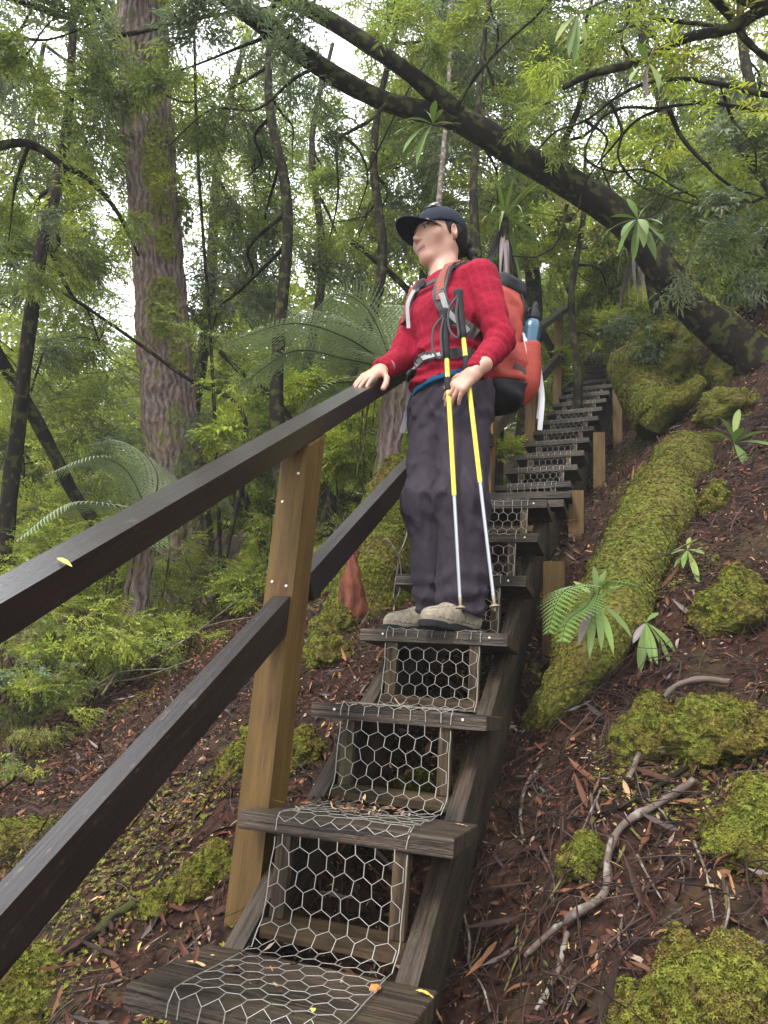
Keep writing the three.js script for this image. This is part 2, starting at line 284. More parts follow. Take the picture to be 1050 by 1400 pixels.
// ---------------------------------------------------------------- the handrail
const rail = thing('handrail', 'dark wet timber handrail on square posts beside the stairs', 'handrail');
function railBar(name, F, x, w, h, s0, s1, topAt, mat) {   // topAt(s): height of the bar's upper edge
  const y0 = topAt(s0), y1 = topAt(s1), L = Math.hypot(s1 - s0, y1 - y0), g = timber(L, h, w, 0.004); g.translate(0, -h / 2, 0); g.rotateZ(Math.atan2(y1 - y0, s1 - s0)); g.rotateY(Math.PI / 2); g.translate(x, y0, -s0); part(name, put(g, F), mat, rail);
}
function railPost(F, x, s, sx, sz, top) {
  const q = V(x, 0, -s - sz / 2).applyMatrix4(F), b = G(q.x, q.z) - 0.12, y = top + F.elements[13], L = y - b, g = timber(L, sx, sz, 0.004); g.rotateZ(Math.PI / 2);
  const p = g.attributes.position; for (let i = 0; i < p.count; i++) if (p.getY(i) > L - 0.02) p.setY(i, p.getY(i) - p.getZ(i) * 0.7); g.computeVertexNormals();
  g.rotateY(Math.atan2(F.elements[8], F.elements[0]) ); g.translate(q.x, b, q.z); part('post', g, M.post, rail);
}
const top1 = s => 0.941 + 0.736 * s, mid1 = s => 0.45 + 0.755 * s, top2 = v => 0.951 + 0.741 * v, mid2 = v => 0.42 + 0.75 * v;
railPost(flight1, -0.008, 0.42, 0.081, 0.096, top1(0.468) - 0.068);
railPost(flight1, -0.012, 1.98, 0.085, 0.09, top1(2.02) - 0.068);
railPost(flight1, -0.012, -1.25, 0.085, 0.09, top1(-1.2) - 0.068);
railBar('top_rail', flight1, -0.015, 0.09, 0.052, -1.3, 2.07, top1, M.rail);
railBar('mid_rail', flight1, 0.004, 0.048, 0.082, -1.16, 0.418, mid1, M.rail);
railBar('mid_rail', flight1, 0.004, 0.048, 0.082, 0.518, 1.978, mid1, M.rail);
{
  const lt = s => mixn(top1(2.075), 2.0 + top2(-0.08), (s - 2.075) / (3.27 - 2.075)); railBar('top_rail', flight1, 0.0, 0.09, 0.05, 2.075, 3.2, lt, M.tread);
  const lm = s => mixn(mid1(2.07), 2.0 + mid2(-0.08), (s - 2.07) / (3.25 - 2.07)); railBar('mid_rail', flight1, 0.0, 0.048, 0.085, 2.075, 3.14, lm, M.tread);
}
for (const v of [-0.08, 1.24, 2.5, 4.12]) railPost(flight2, -0.04, v, 0.085, 0.09, top2(v + 0.045) - 0.062);
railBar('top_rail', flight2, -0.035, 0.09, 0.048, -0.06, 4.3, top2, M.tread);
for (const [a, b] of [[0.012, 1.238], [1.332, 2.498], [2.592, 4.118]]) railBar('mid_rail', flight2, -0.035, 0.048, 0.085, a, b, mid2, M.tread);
for (const [x, y] of [[-0.03, 0.80], [0.012, 0.79], [-0.028, 1.02], [0.01, 1.10]]) { const g = nailGeo.clone(); g.translate(x, y, -0.4185); part('nail_head', g, M.staple, rail); }

// ---------------------------------------------------------------- plant builders
function groundAt(px, py, lift = 0) { const o = eye, d = at(px, py, 1).sub(o); for (let t = 0.4; t < 40; t += 0.012) { const p = o.clone().addScaledVector(d, t); if (p.y < G(p.x, p.z) + lift) return p; } return o.clone().addScaledVector(d, 12); }
function blade(L, W, segs = 4, bend = 0.3, fold = 0.25, belly = 0.45, wavy = 0) {   // a leaf along +z from the origin, upper face +y
  const pos = [], uv = [], idx = [];
  let y = 0, z = 0, a = 0; const st = L / segs;
  for (let i = 0; i <= segs; i++) {
    const t = i / segs, w = W * 0.5 * Math.pow(Math.sin(Math.PI * Math.pow(clamp(t, 0.015, 0.995), Math.log(0.5) / Math.log(belly))), 0.8), k = wavy * Math.sin(i * 2.4);
    pos.push(-w, y + fold * w + k * w, z, 0, y, z, w, y + fold * w - k * w, z); uv.push(0, t, 0.5, t, 1, t);
    a += bend / segs; y -= Math.sin(a) * st; z += Math.cos(a) * st;
    if (i < segs) { const q = i * 3; idx.push(q, q + 3, q + 1, q + 1, q + 3, q + 4, q + 1, q + 4, q + 2, q + 2, q + 4, q + 5); }
  }
  const g = new THREE.BufferGeometry(); g.setAttribute('position', new THREE.Float32BufferAttribute(pos, 3)); g.setAttribute('uv', new THREE.Float32BufferAttribute(uv, 2)); g.setIndex(idx); g.computeVertexNormals(); return g;
}
function tint(g, c) { const n = g.attributes.position.count, a = new Float32Array(n * 3); for (let i = 0; i < n; i++) a.set(c, i * 3); g.setAttribute('color', new THREE.BufferAttribute(a, 3)); return g; }
function spray(L, n, leafL, leafW, spread = 1.0, droop = 0.35) {   // a leafy twig growing along +z
  const parts = [], pts = [], k = 5, sx = rr(-0.15, 0.15);
  for (let i = 0; i <= k; i++) { const t = i / k; pts.push(V(sx * t * t * L, -droop * t * t * L * 0.6, t * L)); }
  parts.push(tint(tubeGeo(pts, [0.0028, 0.001], 3, 5, 0, false), [0.45, 0.3, 0.22]));
  const c = new THREE.CatmullRomCurve3(pts);
  for (let i = 0; i < n; i++) {
    const t = 0.12 + 0.88 * (i + rr(0, 0.6)) / n, P = c.getPoint(Math.min(1, t)), g = blade(leafL * rr(0.7, 1.15), leafW * rr(0.8, 1.2), 2, rr(0.1, 0.7), rr(0.1, 0.5));
    g.rotateX(rr(-0.5, 0.5)); g.rotateZ(rr(-0.7, 0.7)); g.rotateY((i % 2 ? 1 : -1) * spread * rr(0.5, 1.25) * (1 - 0.5 * t) + rr(-0.25, 0.25)); g.rotateX(rr(-0.2, 0.45)); g.translate(P.x, P.y, P.z);
    const b = rr(0.75, 1.2); parts.push(tint(g, [b * rr(0.9, 1.1), b, b * rr(0.8, 1.1)]));
  }
  for (let q = 0; q < 2; q++) {                    // side twigs
    const t = rr(0.25, 0.6), P = c.getPoint(t), dir = q ? 1 : -1, m = Math.round(n * 0.4);
    for (let i = 0; i < m; i++) { const d = (i + 1) / m * L * 0.42, g = blade(leafL * rr(0.6, 1), leafW * rr(0.8, 1.1), 2, rr(0.1, 0.6), rr(0.1, 0.5)); g.rotateX(rr(-0.5, 0.5)); g.rotateY(dir * 0.8 + (i % 2 ? 1 : -1) * rr(0.3, 1)); g.translate(P.x + dir * d * 0.72, P.y - d * 0.25 * droop + rr(-0.01, 0.01), P.z + d * 0.7); const b = rr(0.75, 1.15); parts.push(tint(g, [b, b, b * rr(0.8, 1.1)])); }
  }
  return merge(parts);
}
M.leaf = phys({ color: lin(1, 1, 1), roughness: 0.92, transmission: 0.5, thickness: 0, clearcoat: 0.18, clearcoatRoughness: 0.35, specularIntensity: 0.4, vertexColors: true, side: THREE.DoubleSide });
reseed(77);
const SPRAYS = {
  fine: [0, 1, 2].map(() => spray(0.26, 16, 0.042, 0.014)),       // small-leaved beech-like twigs
  long: [0, 1, 2].map(() => spray(0.30, 12, 0.085, 0.017, 1.1, 0.6)),  // narrow drooping leaves
  broad: [0, 1].map(() => spray(0.22, 11, 0.06, 0.027, 1.0, 0.3)),
};
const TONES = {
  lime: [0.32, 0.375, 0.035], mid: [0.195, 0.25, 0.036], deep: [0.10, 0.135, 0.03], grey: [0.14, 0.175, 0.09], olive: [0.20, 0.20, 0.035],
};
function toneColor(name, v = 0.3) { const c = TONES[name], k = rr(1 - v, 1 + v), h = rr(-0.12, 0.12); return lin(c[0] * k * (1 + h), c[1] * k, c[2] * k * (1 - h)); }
// leafy twigs through the volume of some clumps; clump: [centre, rx, ry, number, tones]
function crown(parent, clumps, kind, size = 1, name = 'crown') {
  const kinds = SPRAYS[kind], lists = kinds.map(() => []), cols = kinds.map(() => []);
  for (const [c, rx, ry, n, tones] of clumps) {
    const sub = []; for (let i = 0; i < Math.max(3, Math.round(n / 22)); i++) { let p; do p = V(rr(-1, 1), rr(-1, 1), rr(-1, 1)); while (p.lengthSq() > 1); sub.push([p, rr(0.16, 0.34), pick(tones)]); }   // tufts inside the clump leave gaps
    for (let i = 0; i < n; i++) {
      const [o, sr, tn] = pick(sub); let p; do p = V(rr(-1, 1), rr(-1, 1), rr(-1, 1)); while (p.lengthSq() > 1);
      p.multiplyScalar(sr).add(o); const out = p.clone().normalize(); p.multiply(V(rx, ry, rx)).add(c);
      const dir = V(out.x + rr(-0.8, 0.8), out.y * 0.5 + rr(-0.6, 0.35), out.z + rr(-0.8, 0.8)).normalize();
      const m = new THREE.Matrix4().lookAt(dir, V(0, 0, 0), V(rr(-0.3, 0.3), 1, rr(-0.3, 0.3))), q = new THREE.Quaternion().setFromRotationMatrix(m), k = Math.floor(rnd() * kinds.length);
      lists[k].push(MM(p, q, size * rr(0.7, 1.25))); cols[k].push(toneColor(tn));
    }
  }
  lists.forEach((l, k) => { if (l.length) instanced(name, kinds[k], M.leaf, l, parent, cols[k]); });
}
function limb(parent, pts, r0, r1, mat = M.darkbark, name = 'branch', sides = 7) { return part(name, tubeGeo(pts, [r0, mixn(r0, r1, 0.55), r1], sides, Math.max(6, pts.length * 6), 0.16), mat, parent); }
function wander(a, b, n, amt) { const o = [a.clone()], L = a.distanceTo(b); for (let i = 1; i < n; i++) o.push(a.clone().lerp(b, i / n).add(V(rr(-1, 1), rr(-1, 1), rr(-1, 1)).multiplyScalar(L * amt))); o.push(b.clone()); return o; }
const PX = (r, d) => r * d / 971;

// trees of the slope behind; each: bearing and distance of its stem, stem radius, and clumps [px, py, radius across, radius up, twigs, tones]
function forestTree(name, label, group, d, stemX, stemTop, stemR, lean, clumps, kind, size, barkMat = M.darkbark) {
  const top = at(stemX, stemTop, d), bx = top.x + lean, g = V(bx, 0, top.z + rr(-0.4, 0.4)); g.y = G(g.x, g.z) - 0.15;
  const t = thing(name, label, 'tree', [g.x, g.y, g.z], group), rel = p => p.clone().sub(g);
  const stem = wander(V(0, 0, 0), rel(top), 4, 0.025);
  part('trunk', tubeGeo(stem, [stemR * 1.5, stemR, stemR * 0.8, stemR * 0.45], 10, 30, 0.12), barkMat, t);
  const curve = new THREE.CatmullRomCurve3(stem), cl = [];
  for (const [px, py, rx, ry, n, tones] of clumps) {
    const dd = d + rr(-0.8, 0.8), c = rel(at(px, py, dd)); cl.push([c, PX(rx, dd), PX(ry, dd), n, tones]);
    let best = 0, bd = 1e9; for (let i = 2; i <= 20; i++) { const q = curve.getPoint(i / 20), e = q.distanceTo(c) + Math.max(0, q.y - c.y + 0.2) * 1.5; if (e < bd) { bd = e; best = i / 20; } }
    const a = curve.getPoint(best); limb(t, wander(a, c, 3, 0.07), stemR * 0.42, stemR * 0.1, barkMat, 'branch', 6);
    for (let k = 0; k < 3; k++) { const e = c.clone().add(V(rr(-1, 1) * PX(rx, dd), rr(-1, 0.9) * PX(ry, dd), rr(-1, 1) * PX(rx, dd))); limb(t, wander(c.clone().lerp(a, rr(0.05, 0.3)), e, 3, 0.08), stemR * 0.16, stemR * 0.05, barkMat, 'branch', 5); }
  }
  crown(t, cl, kind, size); return t;
}

// ---------------------------------------------------------------- the forest
reseed(301);
// the big mossy trunk below the handrail
{
  const D = 7.5, base = at(252, 850, D), gy = G(base.x, base.z); base.y = Math.min(base.y, gy + 0.2) - 0.2;
  const t = thing('large_tree', 'thick flaky-barked tree with mossy patches rising beyond the handrail', 'tree', base.toArray());
  const pts = [[252, 905], [247, 800], [242, 690], [232, 560], [220, 400], [208, 250], [198, 100], [194, -40], [190, -220]].map(([x, y]) => at(x, y, D).sub(base)), R = [48, 42, 38, 34, 30, 28, 27, 26, 24].map(r => PX(r, D));
  const g = tubeGeo(pts, R, 56, 260, 0.07);
  { const p = g.attributes.position, n = g.attributes.normal, uv = g.attributes.uv;      // furrowed, flaking bark
    for (let i = 0; i < p.count; i++) { const a = uv.getX(i), b = uv.getY(i) / (2 * Math.PI * 0.26) * 26, f = Math.abs(((b + fbm(a * 3, b * 0.5, 4, 3) * 3) % 1 + 1) % 1 - 0.5), k = (f * 0.035 + (fbm(a * 9, b * 0.6, 2, 3) - 0.5) * 0.05); p.setXYZ(i, p.getX(i) + n.getX(i) * k, p.getY(i) + n.getY(i) * k, p.getZ(i) + n.getZ(i) * k); } g.computeVertexNormals(); }
  part('trunk', g, M.bark, t);
  // buttress roots
  for (const [x0, x1, y1] of [[275, 345, 870], [262, 300, 905]]) limb(t, [at(x0, 770, D - 0.1).sub(base), at((x0 + x1) / 2, 835, D - 0.25).sub(base), at(x1, y1, D - 0.4).sub(base)], 0.15, 0.07, M.bark, 'root', 12);
  // moss cushions and climbing leaves on the bark
  const list = [], cols = [];
  const patches = [[225, 200, 30], [215, 235, 22], [222, 420, 28], [228, 330, 16], [245, 300, 18], [250, 480, 20], [235, 265, 20], [265, 640, 26], [205, 120, 20], [280, 790, 30]];
  for (const [px, py, r] of patches) for (let i = 0; i < 260; i++) { const a = rr(0, 6.28), q = Math.sqrt(rnd()) * r, X = px + Math.cos(a) * q, Y = py + Math.sin(a) * q * 1.5; const ax = lerpTab(Y, [-220, 0, 250, 400, 560, 690, 850], [190, 196, 208, 220, 232, 242, 252]), rad = lerpTab(Y, [-220, 0, 250, 400, 560, 690, 850], [24, 26, 28, 30, 34, 40, 50]), u = clamp((X - ax) / rad, -0.98, 0.98), p = at(X, Y, D - PX(rad, D) * Math.sqrt(1 - u * u) - rr(0, 0.03)).sub(base);
    const nrm = at(X, Y, 1).sub(eye).multiplyScalar(-1).add(V(u, 0.3, 0)).normalize(); list.push(MM(p, quatTo(nrm, rr(0, 6.28)), rr(1.4, 3))); const k = rr(0.6, 1.2); cols.push(lin(0.16 * k, 0.17 * k, 0.028 * k)); }
  t.userData.mossList = [list, cols];
  crown(t, [[at(245, 575, D - 0.35).sub(base), PX(38, D), PX(48, D), 130, ['grey', 'deep']], [at(255, 440, D - 0.35).sub(base), PX(26, D), PX(30, D), 50, ['grey', 'mid']], [at(240, 270, D - 0.35).sub(base), PX(22, D), PX(30, D), 36, ['olive', 'mid']], [at(250, 700, D - 0.4).sub(base), PX(30, D), PX(20, D), 30, ['mid']], [at(200, 60, D - 0.3).sub(base), PX(30, D), PX(60, D), 60, ['olive', 'grey']]], 'fine', 0.62, 'foliage');
  M._bigtree = t;
}
// the dark leaning tree with two limbs
{
  const D = 6, base = groundAt(1012, 478), P = (x, y, d = D) => at(x, y, d).sub(base);
  const t = thing('leaning_tree', 'dark leaning tree forking into two long limbs over the stairs', 'tree', base.toArray());
  part('trunk', tubeGeo([P(1040, 505, 6.1), P(1000, 465, 6.1), P(950, 420, 6.05), P(905, 368), P(852, 302), P(765, 243), P(690, 200), P(628, 162)], [0.17, 0.145, 0.125, 0.115, 0.112, 0.104, 0.1, 0.092], 18, 90, 0.12), M.darkbark, t);
  limb(t, [P(640, 170), P(600, 158), P(525, 138, 5.9), P(430, 85, 5.8), P(310, -5, 5.7), P(210, -80, 5.6)], 0.072, 0.055, M.darkbark, 'limb', 14);
  limb(t, [P(640, 166), P(600, 132), P(525, 76), P(440, 22, 6.1), P(340, -25, 6.1), P(240, -90, 6.2)], 0.066, 0.045, M.darkbark, 'limb', 14);
  const B = (pts, r0, r1, d = D) => limb(t, pts.map(([x, y, e]) => P(x, y, e || d)), r0, r1, M.darkbark, 'branch', 6);
  B([[757, 230], [768, 200], [790, 150], [805, 90], [800, 40], [815, -20]], 0.03, 0.008); B([[760, 215], [778, 193], [800, 185], [830, 150], [850, 120]], 0.016, 0.004);
  B([[622, 150], [650, 105], [690, 60], [740, 15], [760, -20]], 0.016, 0.006, 5.9); B([[700, 205], [725, 160], [750, 140], [785, 130]], 0.012, 0.004);
  B([[535, 135, 5.9], [505, 165, 5.7], [478, 180, 5.6], [462, 192, 5.5], [462, 270, 5.4], [450, 330, 5.4]], 0.018, 0.004); B([[470, 186, 5.55], [490, 205, 5.5], [503, 240, 5.5], [490, 290, 5.5]], 0.012, 0.004);
  B([[440, 88, 5.8], [400, 110, 5.6], [350, 150, 5.4], [290, 150, 5.3], [230, 200, 5.2]], 0.014, 0.004); B([[380, 45, 5.75], [340, 60, 5.6], [250, 95, 5.4], [190, 110, 5.3]], 0.013, 0.004);
  B([[500, 240, 6.1], [560, 120, 6.1], [600, 60, 6.2]], 0.008, 0.004); B([[775, 280, 5.9], [762, 330, 5.8], [735, 350, 5.7], [700, 350, 5.6]], 0.014, 0.005);
  const cl = (x, y, rx, ry, n, tn, d = 5.9) => [P(x, y, d), PX(rx, d), PX(ry, d), n, tn];
  crown(t, [cl(420, 55, 60, 45, 90, ['deep', 'grey']), cl(330, 70, 60, 45, 90, ['deep', 'grey'], 5.6), cl(560, 60, 60, 50, 90, ['deep', 'mid'], 6.2), cl(260, 160, 55, 40, 70, ['deep', 'grey'], 5.3), cl(880, 455, 30, 26, 60, ['mid', 'grey'], 6.3), cl(760, 140, 40, 50, 60, ['mid', 'grey']), cl(690, 60, 50, 40, 70, ['deep', 'mid'])], 'long', 0.72);
  M._lean = { t, base };
}
const forest = 'trees of the forest behind the stairs';
const FT = (label, d, x, top, r, lean, cl, kind, size, mat) => forestTree('forest_tree', label, forest, d, x, top, r, lean, cl.map(c => [c[0], c[1], c[2] * 1.08, c[3] * 1.08, Math.round(c[4] * (d > 11 ? 0.5 : 0.6)), c[5]]), kind, size * 1.28, mat);
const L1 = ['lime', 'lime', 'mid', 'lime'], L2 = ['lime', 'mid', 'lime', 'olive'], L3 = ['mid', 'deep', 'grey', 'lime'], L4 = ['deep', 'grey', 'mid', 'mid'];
// far stand
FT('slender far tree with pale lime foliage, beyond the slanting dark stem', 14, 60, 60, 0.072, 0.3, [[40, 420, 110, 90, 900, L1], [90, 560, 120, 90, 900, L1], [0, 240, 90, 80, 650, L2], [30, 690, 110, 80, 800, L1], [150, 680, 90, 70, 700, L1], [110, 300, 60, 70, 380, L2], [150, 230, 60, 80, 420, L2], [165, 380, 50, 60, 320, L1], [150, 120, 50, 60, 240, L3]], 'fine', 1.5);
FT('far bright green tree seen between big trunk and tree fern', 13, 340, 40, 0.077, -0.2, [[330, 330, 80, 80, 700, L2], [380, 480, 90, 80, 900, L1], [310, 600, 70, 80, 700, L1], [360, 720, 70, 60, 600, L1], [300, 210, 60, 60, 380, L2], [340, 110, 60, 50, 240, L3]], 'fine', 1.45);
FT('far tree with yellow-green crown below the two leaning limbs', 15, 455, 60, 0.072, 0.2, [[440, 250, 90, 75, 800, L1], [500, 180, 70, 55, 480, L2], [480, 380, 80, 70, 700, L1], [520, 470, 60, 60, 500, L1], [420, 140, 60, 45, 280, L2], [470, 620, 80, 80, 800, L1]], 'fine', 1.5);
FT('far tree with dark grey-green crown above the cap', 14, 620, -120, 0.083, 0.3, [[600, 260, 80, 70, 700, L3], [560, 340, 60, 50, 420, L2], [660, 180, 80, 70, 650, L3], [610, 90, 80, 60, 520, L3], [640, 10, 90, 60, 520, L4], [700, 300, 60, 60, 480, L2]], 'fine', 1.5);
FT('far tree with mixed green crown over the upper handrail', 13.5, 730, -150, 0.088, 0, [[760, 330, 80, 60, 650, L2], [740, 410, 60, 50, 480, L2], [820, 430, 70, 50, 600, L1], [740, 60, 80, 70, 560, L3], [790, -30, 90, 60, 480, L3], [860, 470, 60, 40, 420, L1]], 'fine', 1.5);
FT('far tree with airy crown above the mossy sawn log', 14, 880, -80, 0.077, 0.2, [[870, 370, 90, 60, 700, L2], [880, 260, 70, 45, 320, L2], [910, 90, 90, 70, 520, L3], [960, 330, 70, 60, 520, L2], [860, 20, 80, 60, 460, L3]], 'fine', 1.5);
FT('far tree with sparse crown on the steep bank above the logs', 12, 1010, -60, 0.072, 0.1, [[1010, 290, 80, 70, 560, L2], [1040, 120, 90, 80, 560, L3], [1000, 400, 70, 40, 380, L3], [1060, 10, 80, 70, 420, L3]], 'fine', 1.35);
// middle stand
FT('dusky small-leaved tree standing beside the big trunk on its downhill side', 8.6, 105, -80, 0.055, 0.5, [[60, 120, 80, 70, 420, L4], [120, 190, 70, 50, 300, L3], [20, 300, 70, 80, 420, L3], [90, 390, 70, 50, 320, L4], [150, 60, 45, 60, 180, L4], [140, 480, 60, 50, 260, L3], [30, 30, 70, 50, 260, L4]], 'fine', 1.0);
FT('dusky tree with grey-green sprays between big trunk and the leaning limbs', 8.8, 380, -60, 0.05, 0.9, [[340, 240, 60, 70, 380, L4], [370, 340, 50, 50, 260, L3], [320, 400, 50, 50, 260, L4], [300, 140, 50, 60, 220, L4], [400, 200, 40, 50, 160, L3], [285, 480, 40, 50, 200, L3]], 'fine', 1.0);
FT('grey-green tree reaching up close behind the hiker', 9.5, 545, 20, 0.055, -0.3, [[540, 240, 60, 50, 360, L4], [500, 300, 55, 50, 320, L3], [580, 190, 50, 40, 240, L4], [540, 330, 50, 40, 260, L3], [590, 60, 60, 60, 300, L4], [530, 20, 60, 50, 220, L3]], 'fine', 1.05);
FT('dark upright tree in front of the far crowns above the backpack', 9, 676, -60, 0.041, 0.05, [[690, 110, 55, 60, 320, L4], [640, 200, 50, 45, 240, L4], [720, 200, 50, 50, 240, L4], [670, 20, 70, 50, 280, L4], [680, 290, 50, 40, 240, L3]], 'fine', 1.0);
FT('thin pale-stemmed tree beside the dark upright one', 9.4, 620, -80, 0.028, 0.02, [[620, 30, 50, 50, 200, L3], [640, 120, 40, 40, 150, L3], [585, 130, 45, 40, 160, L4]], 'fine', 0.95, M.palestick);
FT('bushy tree arching over the top of the stairs', 9, 800, 200, 0.039, -0.2, [[780, 370, 55, 45, 340, L2], [820, 330, 50, 40, 260, L2], [850, 420, 50, 36, 320, L1], [740, 350, 40, 36, 220, L3], [820, 470, 30, 25, 150, L2]], 'broad', 0.95);
FT('loose narrow-leaved tree leaning out from the bank', 7.8, 985, 130, 0.033, 0.6, [[980, 280, 70, 60, 380, L3], [1030, 250, 60, 60, 320, L2], [900, 230, 55, 45, 200, L3], [1010, 380, 60, 45, 320, L3], [1040, 420, 40, 35, 190, L3]], 'long', 0.8);
FT('young leafy tree low beside the slanting dark stem', 7.8, 60, 480, 0.022, 0.1, [[50, 560, 60, 50, 320, L2], [30, 650, 60, 50, 320, L1], [110, 620, 60, 50, 320, L3], [80, 730, 70, 45, 380, L2], [0, 480, 50, 50, 240, L3]], 'fine', 0.9);
FT('young leafy tree low between the big trunk and the hiker', 7.2, 410, 520, 0.022, -0.1, [[400, 640, 55, 55, 360, L2], [350, 680, 50, 60, 340, L2], [450, 600, 50, 50, 300, L1], [470, 700, 50, 60, 380, L2], [380, 560, 45, 40, 220, L3], [330, 600, 40, 50, 220, L1], [520, 620, 40, 60, 280, L2]], 'broad', 0.85);
// a tangle of bare twisting branches from a tree on the bank
{
  const b = V(3.1, 0, -2.6); b.y = G(b.x, b.z) - 0.1; const P = (x, y, d) => at(x, y, d).sub(b);
  const t = thing('twisted_tree', 'twisted tree on the bank spreading bare crooked branches overhead', 'tree', b.toArray());
  part('trunk', tubeGeo([V(0, 0, 0), P(1190, 330, 4.9), P(1150, 150, 4.8), P(1090, 30, 4.7), P(1010, -10, 4.7), P(900, -80, 4.8)], [0.12, 0.1, 0.075, 0.05, 0.04, 0.03], 10, 50, 0.15), M.darkbark, t);
  const B = (d, r0, r1, ...pts) => limb(t, pts.map(([x, y], i) => P(x, y, d + (i % 2) * 0.06)), r0, r1, M.darkbark, 'branch', 6);
  B(4.7, 0.034, 0.016, [1100, 45], [1050, 12], [1000, 38], [940, 52], [870, 85], [800, 105], [770, 120]); B(4.7, 0.022, 0.012, [960, -20], [1000, 25], [1020, 55], [1060, 90], [1110, 130]);
  B(4.8, 0.014, 0.005, [1000, 38], [930, 30], [890, 28], [840, 45], [810, 52], [770, 70]); B(4.6, 0.017, 0.005, [1120, 130], [1050, 130], [985, 115], [930, 108], [880, 115], [840, 135], [800, 165], [760, 180], [735, 205]);
  B(4.6, 0.012, 0.004, [1110, 160], [1040, 152], [960, 140], [900, 148], [850, 148], [820, 165], [800, 215], [840, 235], [880, 232], [930, 260], [985, 285]); B(4.5, 0.013, 0.004, [915, 150], [930, 185], [960, 220], [1000, 255], [1060, 275], [1100, 300]);
  B(4.6, 0.009, 0.003, [835, 140], [850, 180], [845, 215], [870, 250], [900, 265], [960, 282]); B(4.7, 0.009, 0.003, [800, 165], [830, 190], [822, 220], [835, 260]); B(4.6, 0.01, 0.003, [985, 115], [1000, 160], [1030, 200], [1035, 240]);
  B(4.8, 0.011, 0.004, [870, 85], [850, 60], [860, 20], [850, -20]); B(4.7, 0.01, 0.003, [905, 148], [870, 165], [842, 195], [800, 250], [790, 290]);
  crown(t, [[P(880, 75, 4.7), 0.25, 0.2, 34, L2], [P(1000, 80, 4.7), 0.3, 0.25, 40, L2], [P(1020, 180, 4.6), 0.28, 0.22, 38, ['lime', 'mid']], [P(940, 200, 4.6), 0.22, 0.2, 22, L3], [P(800, 50, 4.8), 0.22, 0.15, 20, L2], [P(1030, 330, 4.5), 0.25, 0.2, 40, L3], [P(960, 340, 4.6), 0.2, 0.15, 26, L3]], 'long', 0.62);
}
// overhanging branches on the downhill side
{
  const b = V(-4.6, 0, -2.2); b.y = G(b.x, b.z) - 0.1; const P = (x, y, d) => at(x, y, d).sub(b);
  const t = thing('overhanging_tree', 'tree down the slope stretching thin dark branches across the big trunk', 'tree', b.toArray());
  part('trunk', tubeGeo([V(0, 0, 0), P(-160, 600, 6), P(-150, 300, 5.9), P(-120, 60, 5.8), P(-60, -140, 5.8)], [0.15, 0.12, 0.1, 0.09, 0.05], 12, 50, 0.15), M.darkbark, t);
  const B = (d, r0, r1, ...pts) => limb(t, pts.map(([x, y], i) => P(x, y, d + (i % 2) * 0.07)), r0, r1, M.darkbark, 'branch', 6);
  B(5.6, 0.03, 0.008, [-110, 40], [-20, -10], [50, 10], [100, 22], [122, -4], [140, 22], [152, 46], [170, 48], [230, 34], [300, 20], [385, 8]); B(5.6, 0.012, 0.004, [120, 0], [135, -30], [150, -60]);
  B(5.5, 0.045, 0.01, [-150, 250], [-60, 215], [20, 196], [48, 200], [85, 225], [122, 246], [160, 290], [190, 350]); B(5.5, 0.012, 0.004, [85, 225], [100, 260], [112, 300]); B(5.5, 0.014, 0.004, [40, 198], [22, 250], [12, 330]);
  B(5.7, 0.02, 0.006, [-130, 120], [-40, 80], [20, 50], [40, 20], [60, -20]); B(5.5, 0.008, 0.003, [150, 46], [180, 90], [210, 120], [260, 140], [330, 95]); B(5.6, 0.01, 0.003, [20, 50], [60, 55], [110, 40], [140, 22]);
  B(5.4, 0.008, 0.003, [-40, 110], [30, 80], [60, 40], [90, 10]);
  crown(t, [[P(40, 60, 5.6), 0.4, 0.3, 90, L4], [P(110, 110, 5.5), 0.36, 0.3, 80, L3], [P(160, 130, 5.4), 0.28, 0.22, 46, L4], [P(20, 150, 5.5), 0.35, 0.3, 70, L4], [P(60, 270, 5.5), 0.3, 0.25, 56, L3], [P(130, 290, 5.4), 0.25, 0.22, 40, L3], [P(255, 60, 5.5), 0.25, 0.2, 36, L4], [P(10, 340, 5.6), 0.3, 0.3, 60, L3]], 'long', 0.66);
}
// thin dark stems
function stem(label, pts, r0, r1, d, moss) {
  const b = at(pts[0][0], pts[0][1], d); const gy = G(b.x, b.z); const root = V(b.x, gy - 0.1, b.z);
  const t = thing('slender_stem', label, 'tree', root.toArray(), 'slender dark stems among the foliage'), arr = pts.map(([x, y, e]) => at(x, y, e || d).sub(root)); if (root.y < b.y - 0.05) arr.unshift(V(0, 0, 0));
  part('trunk', tubeGeo(arr, [r0, mixn(r0, r1, 0.5), r1], 9, 40, 0.15), M.darkbark, t);
  crown(t, [[arr[arr.length - 1], 0.5, 0.35, 70, L3], [arr[Math.max(1, arr.length - 2)], 0.3, 0.25, 24, L2]], 'fine', 0.8); return t;
}
stem('slanting dark mossy stem rising beside the low tree fern', [[150, 760], [95, 665], [50, 575], [0, 490], [-60, 380]], 0.06, 0.045, 6.2);
stem('thin black stem crossing in front of the big trunk', [[330, 560], [260, 520], [190, 470], [110, 415], [45, 375]], 0.028, 0.012, 6.6);
stem('dark crooked stem behind the first handrail post', [[375, 790], [352, 730], [338, 690], [330, 650], [345, 600]], 0.045, 0.02, 6.4);
stem('black leaning stem between tree fern and hiker', [[420, 640], [385, 555], [330, 510], [300, 480]], 0.03, 0.02, 6.0);
stem('thin straight stem behind the tree fern', [[300, 790], [290, 500], [270, 200], [265, 20]], 0.02, 0.012, 7.0);
stem('dark sloping stem behind the hiker and her shoulder', [[640, 520], [560, 400], [525, 365], [480, 330]], 0.05, 0.03, 8.0);
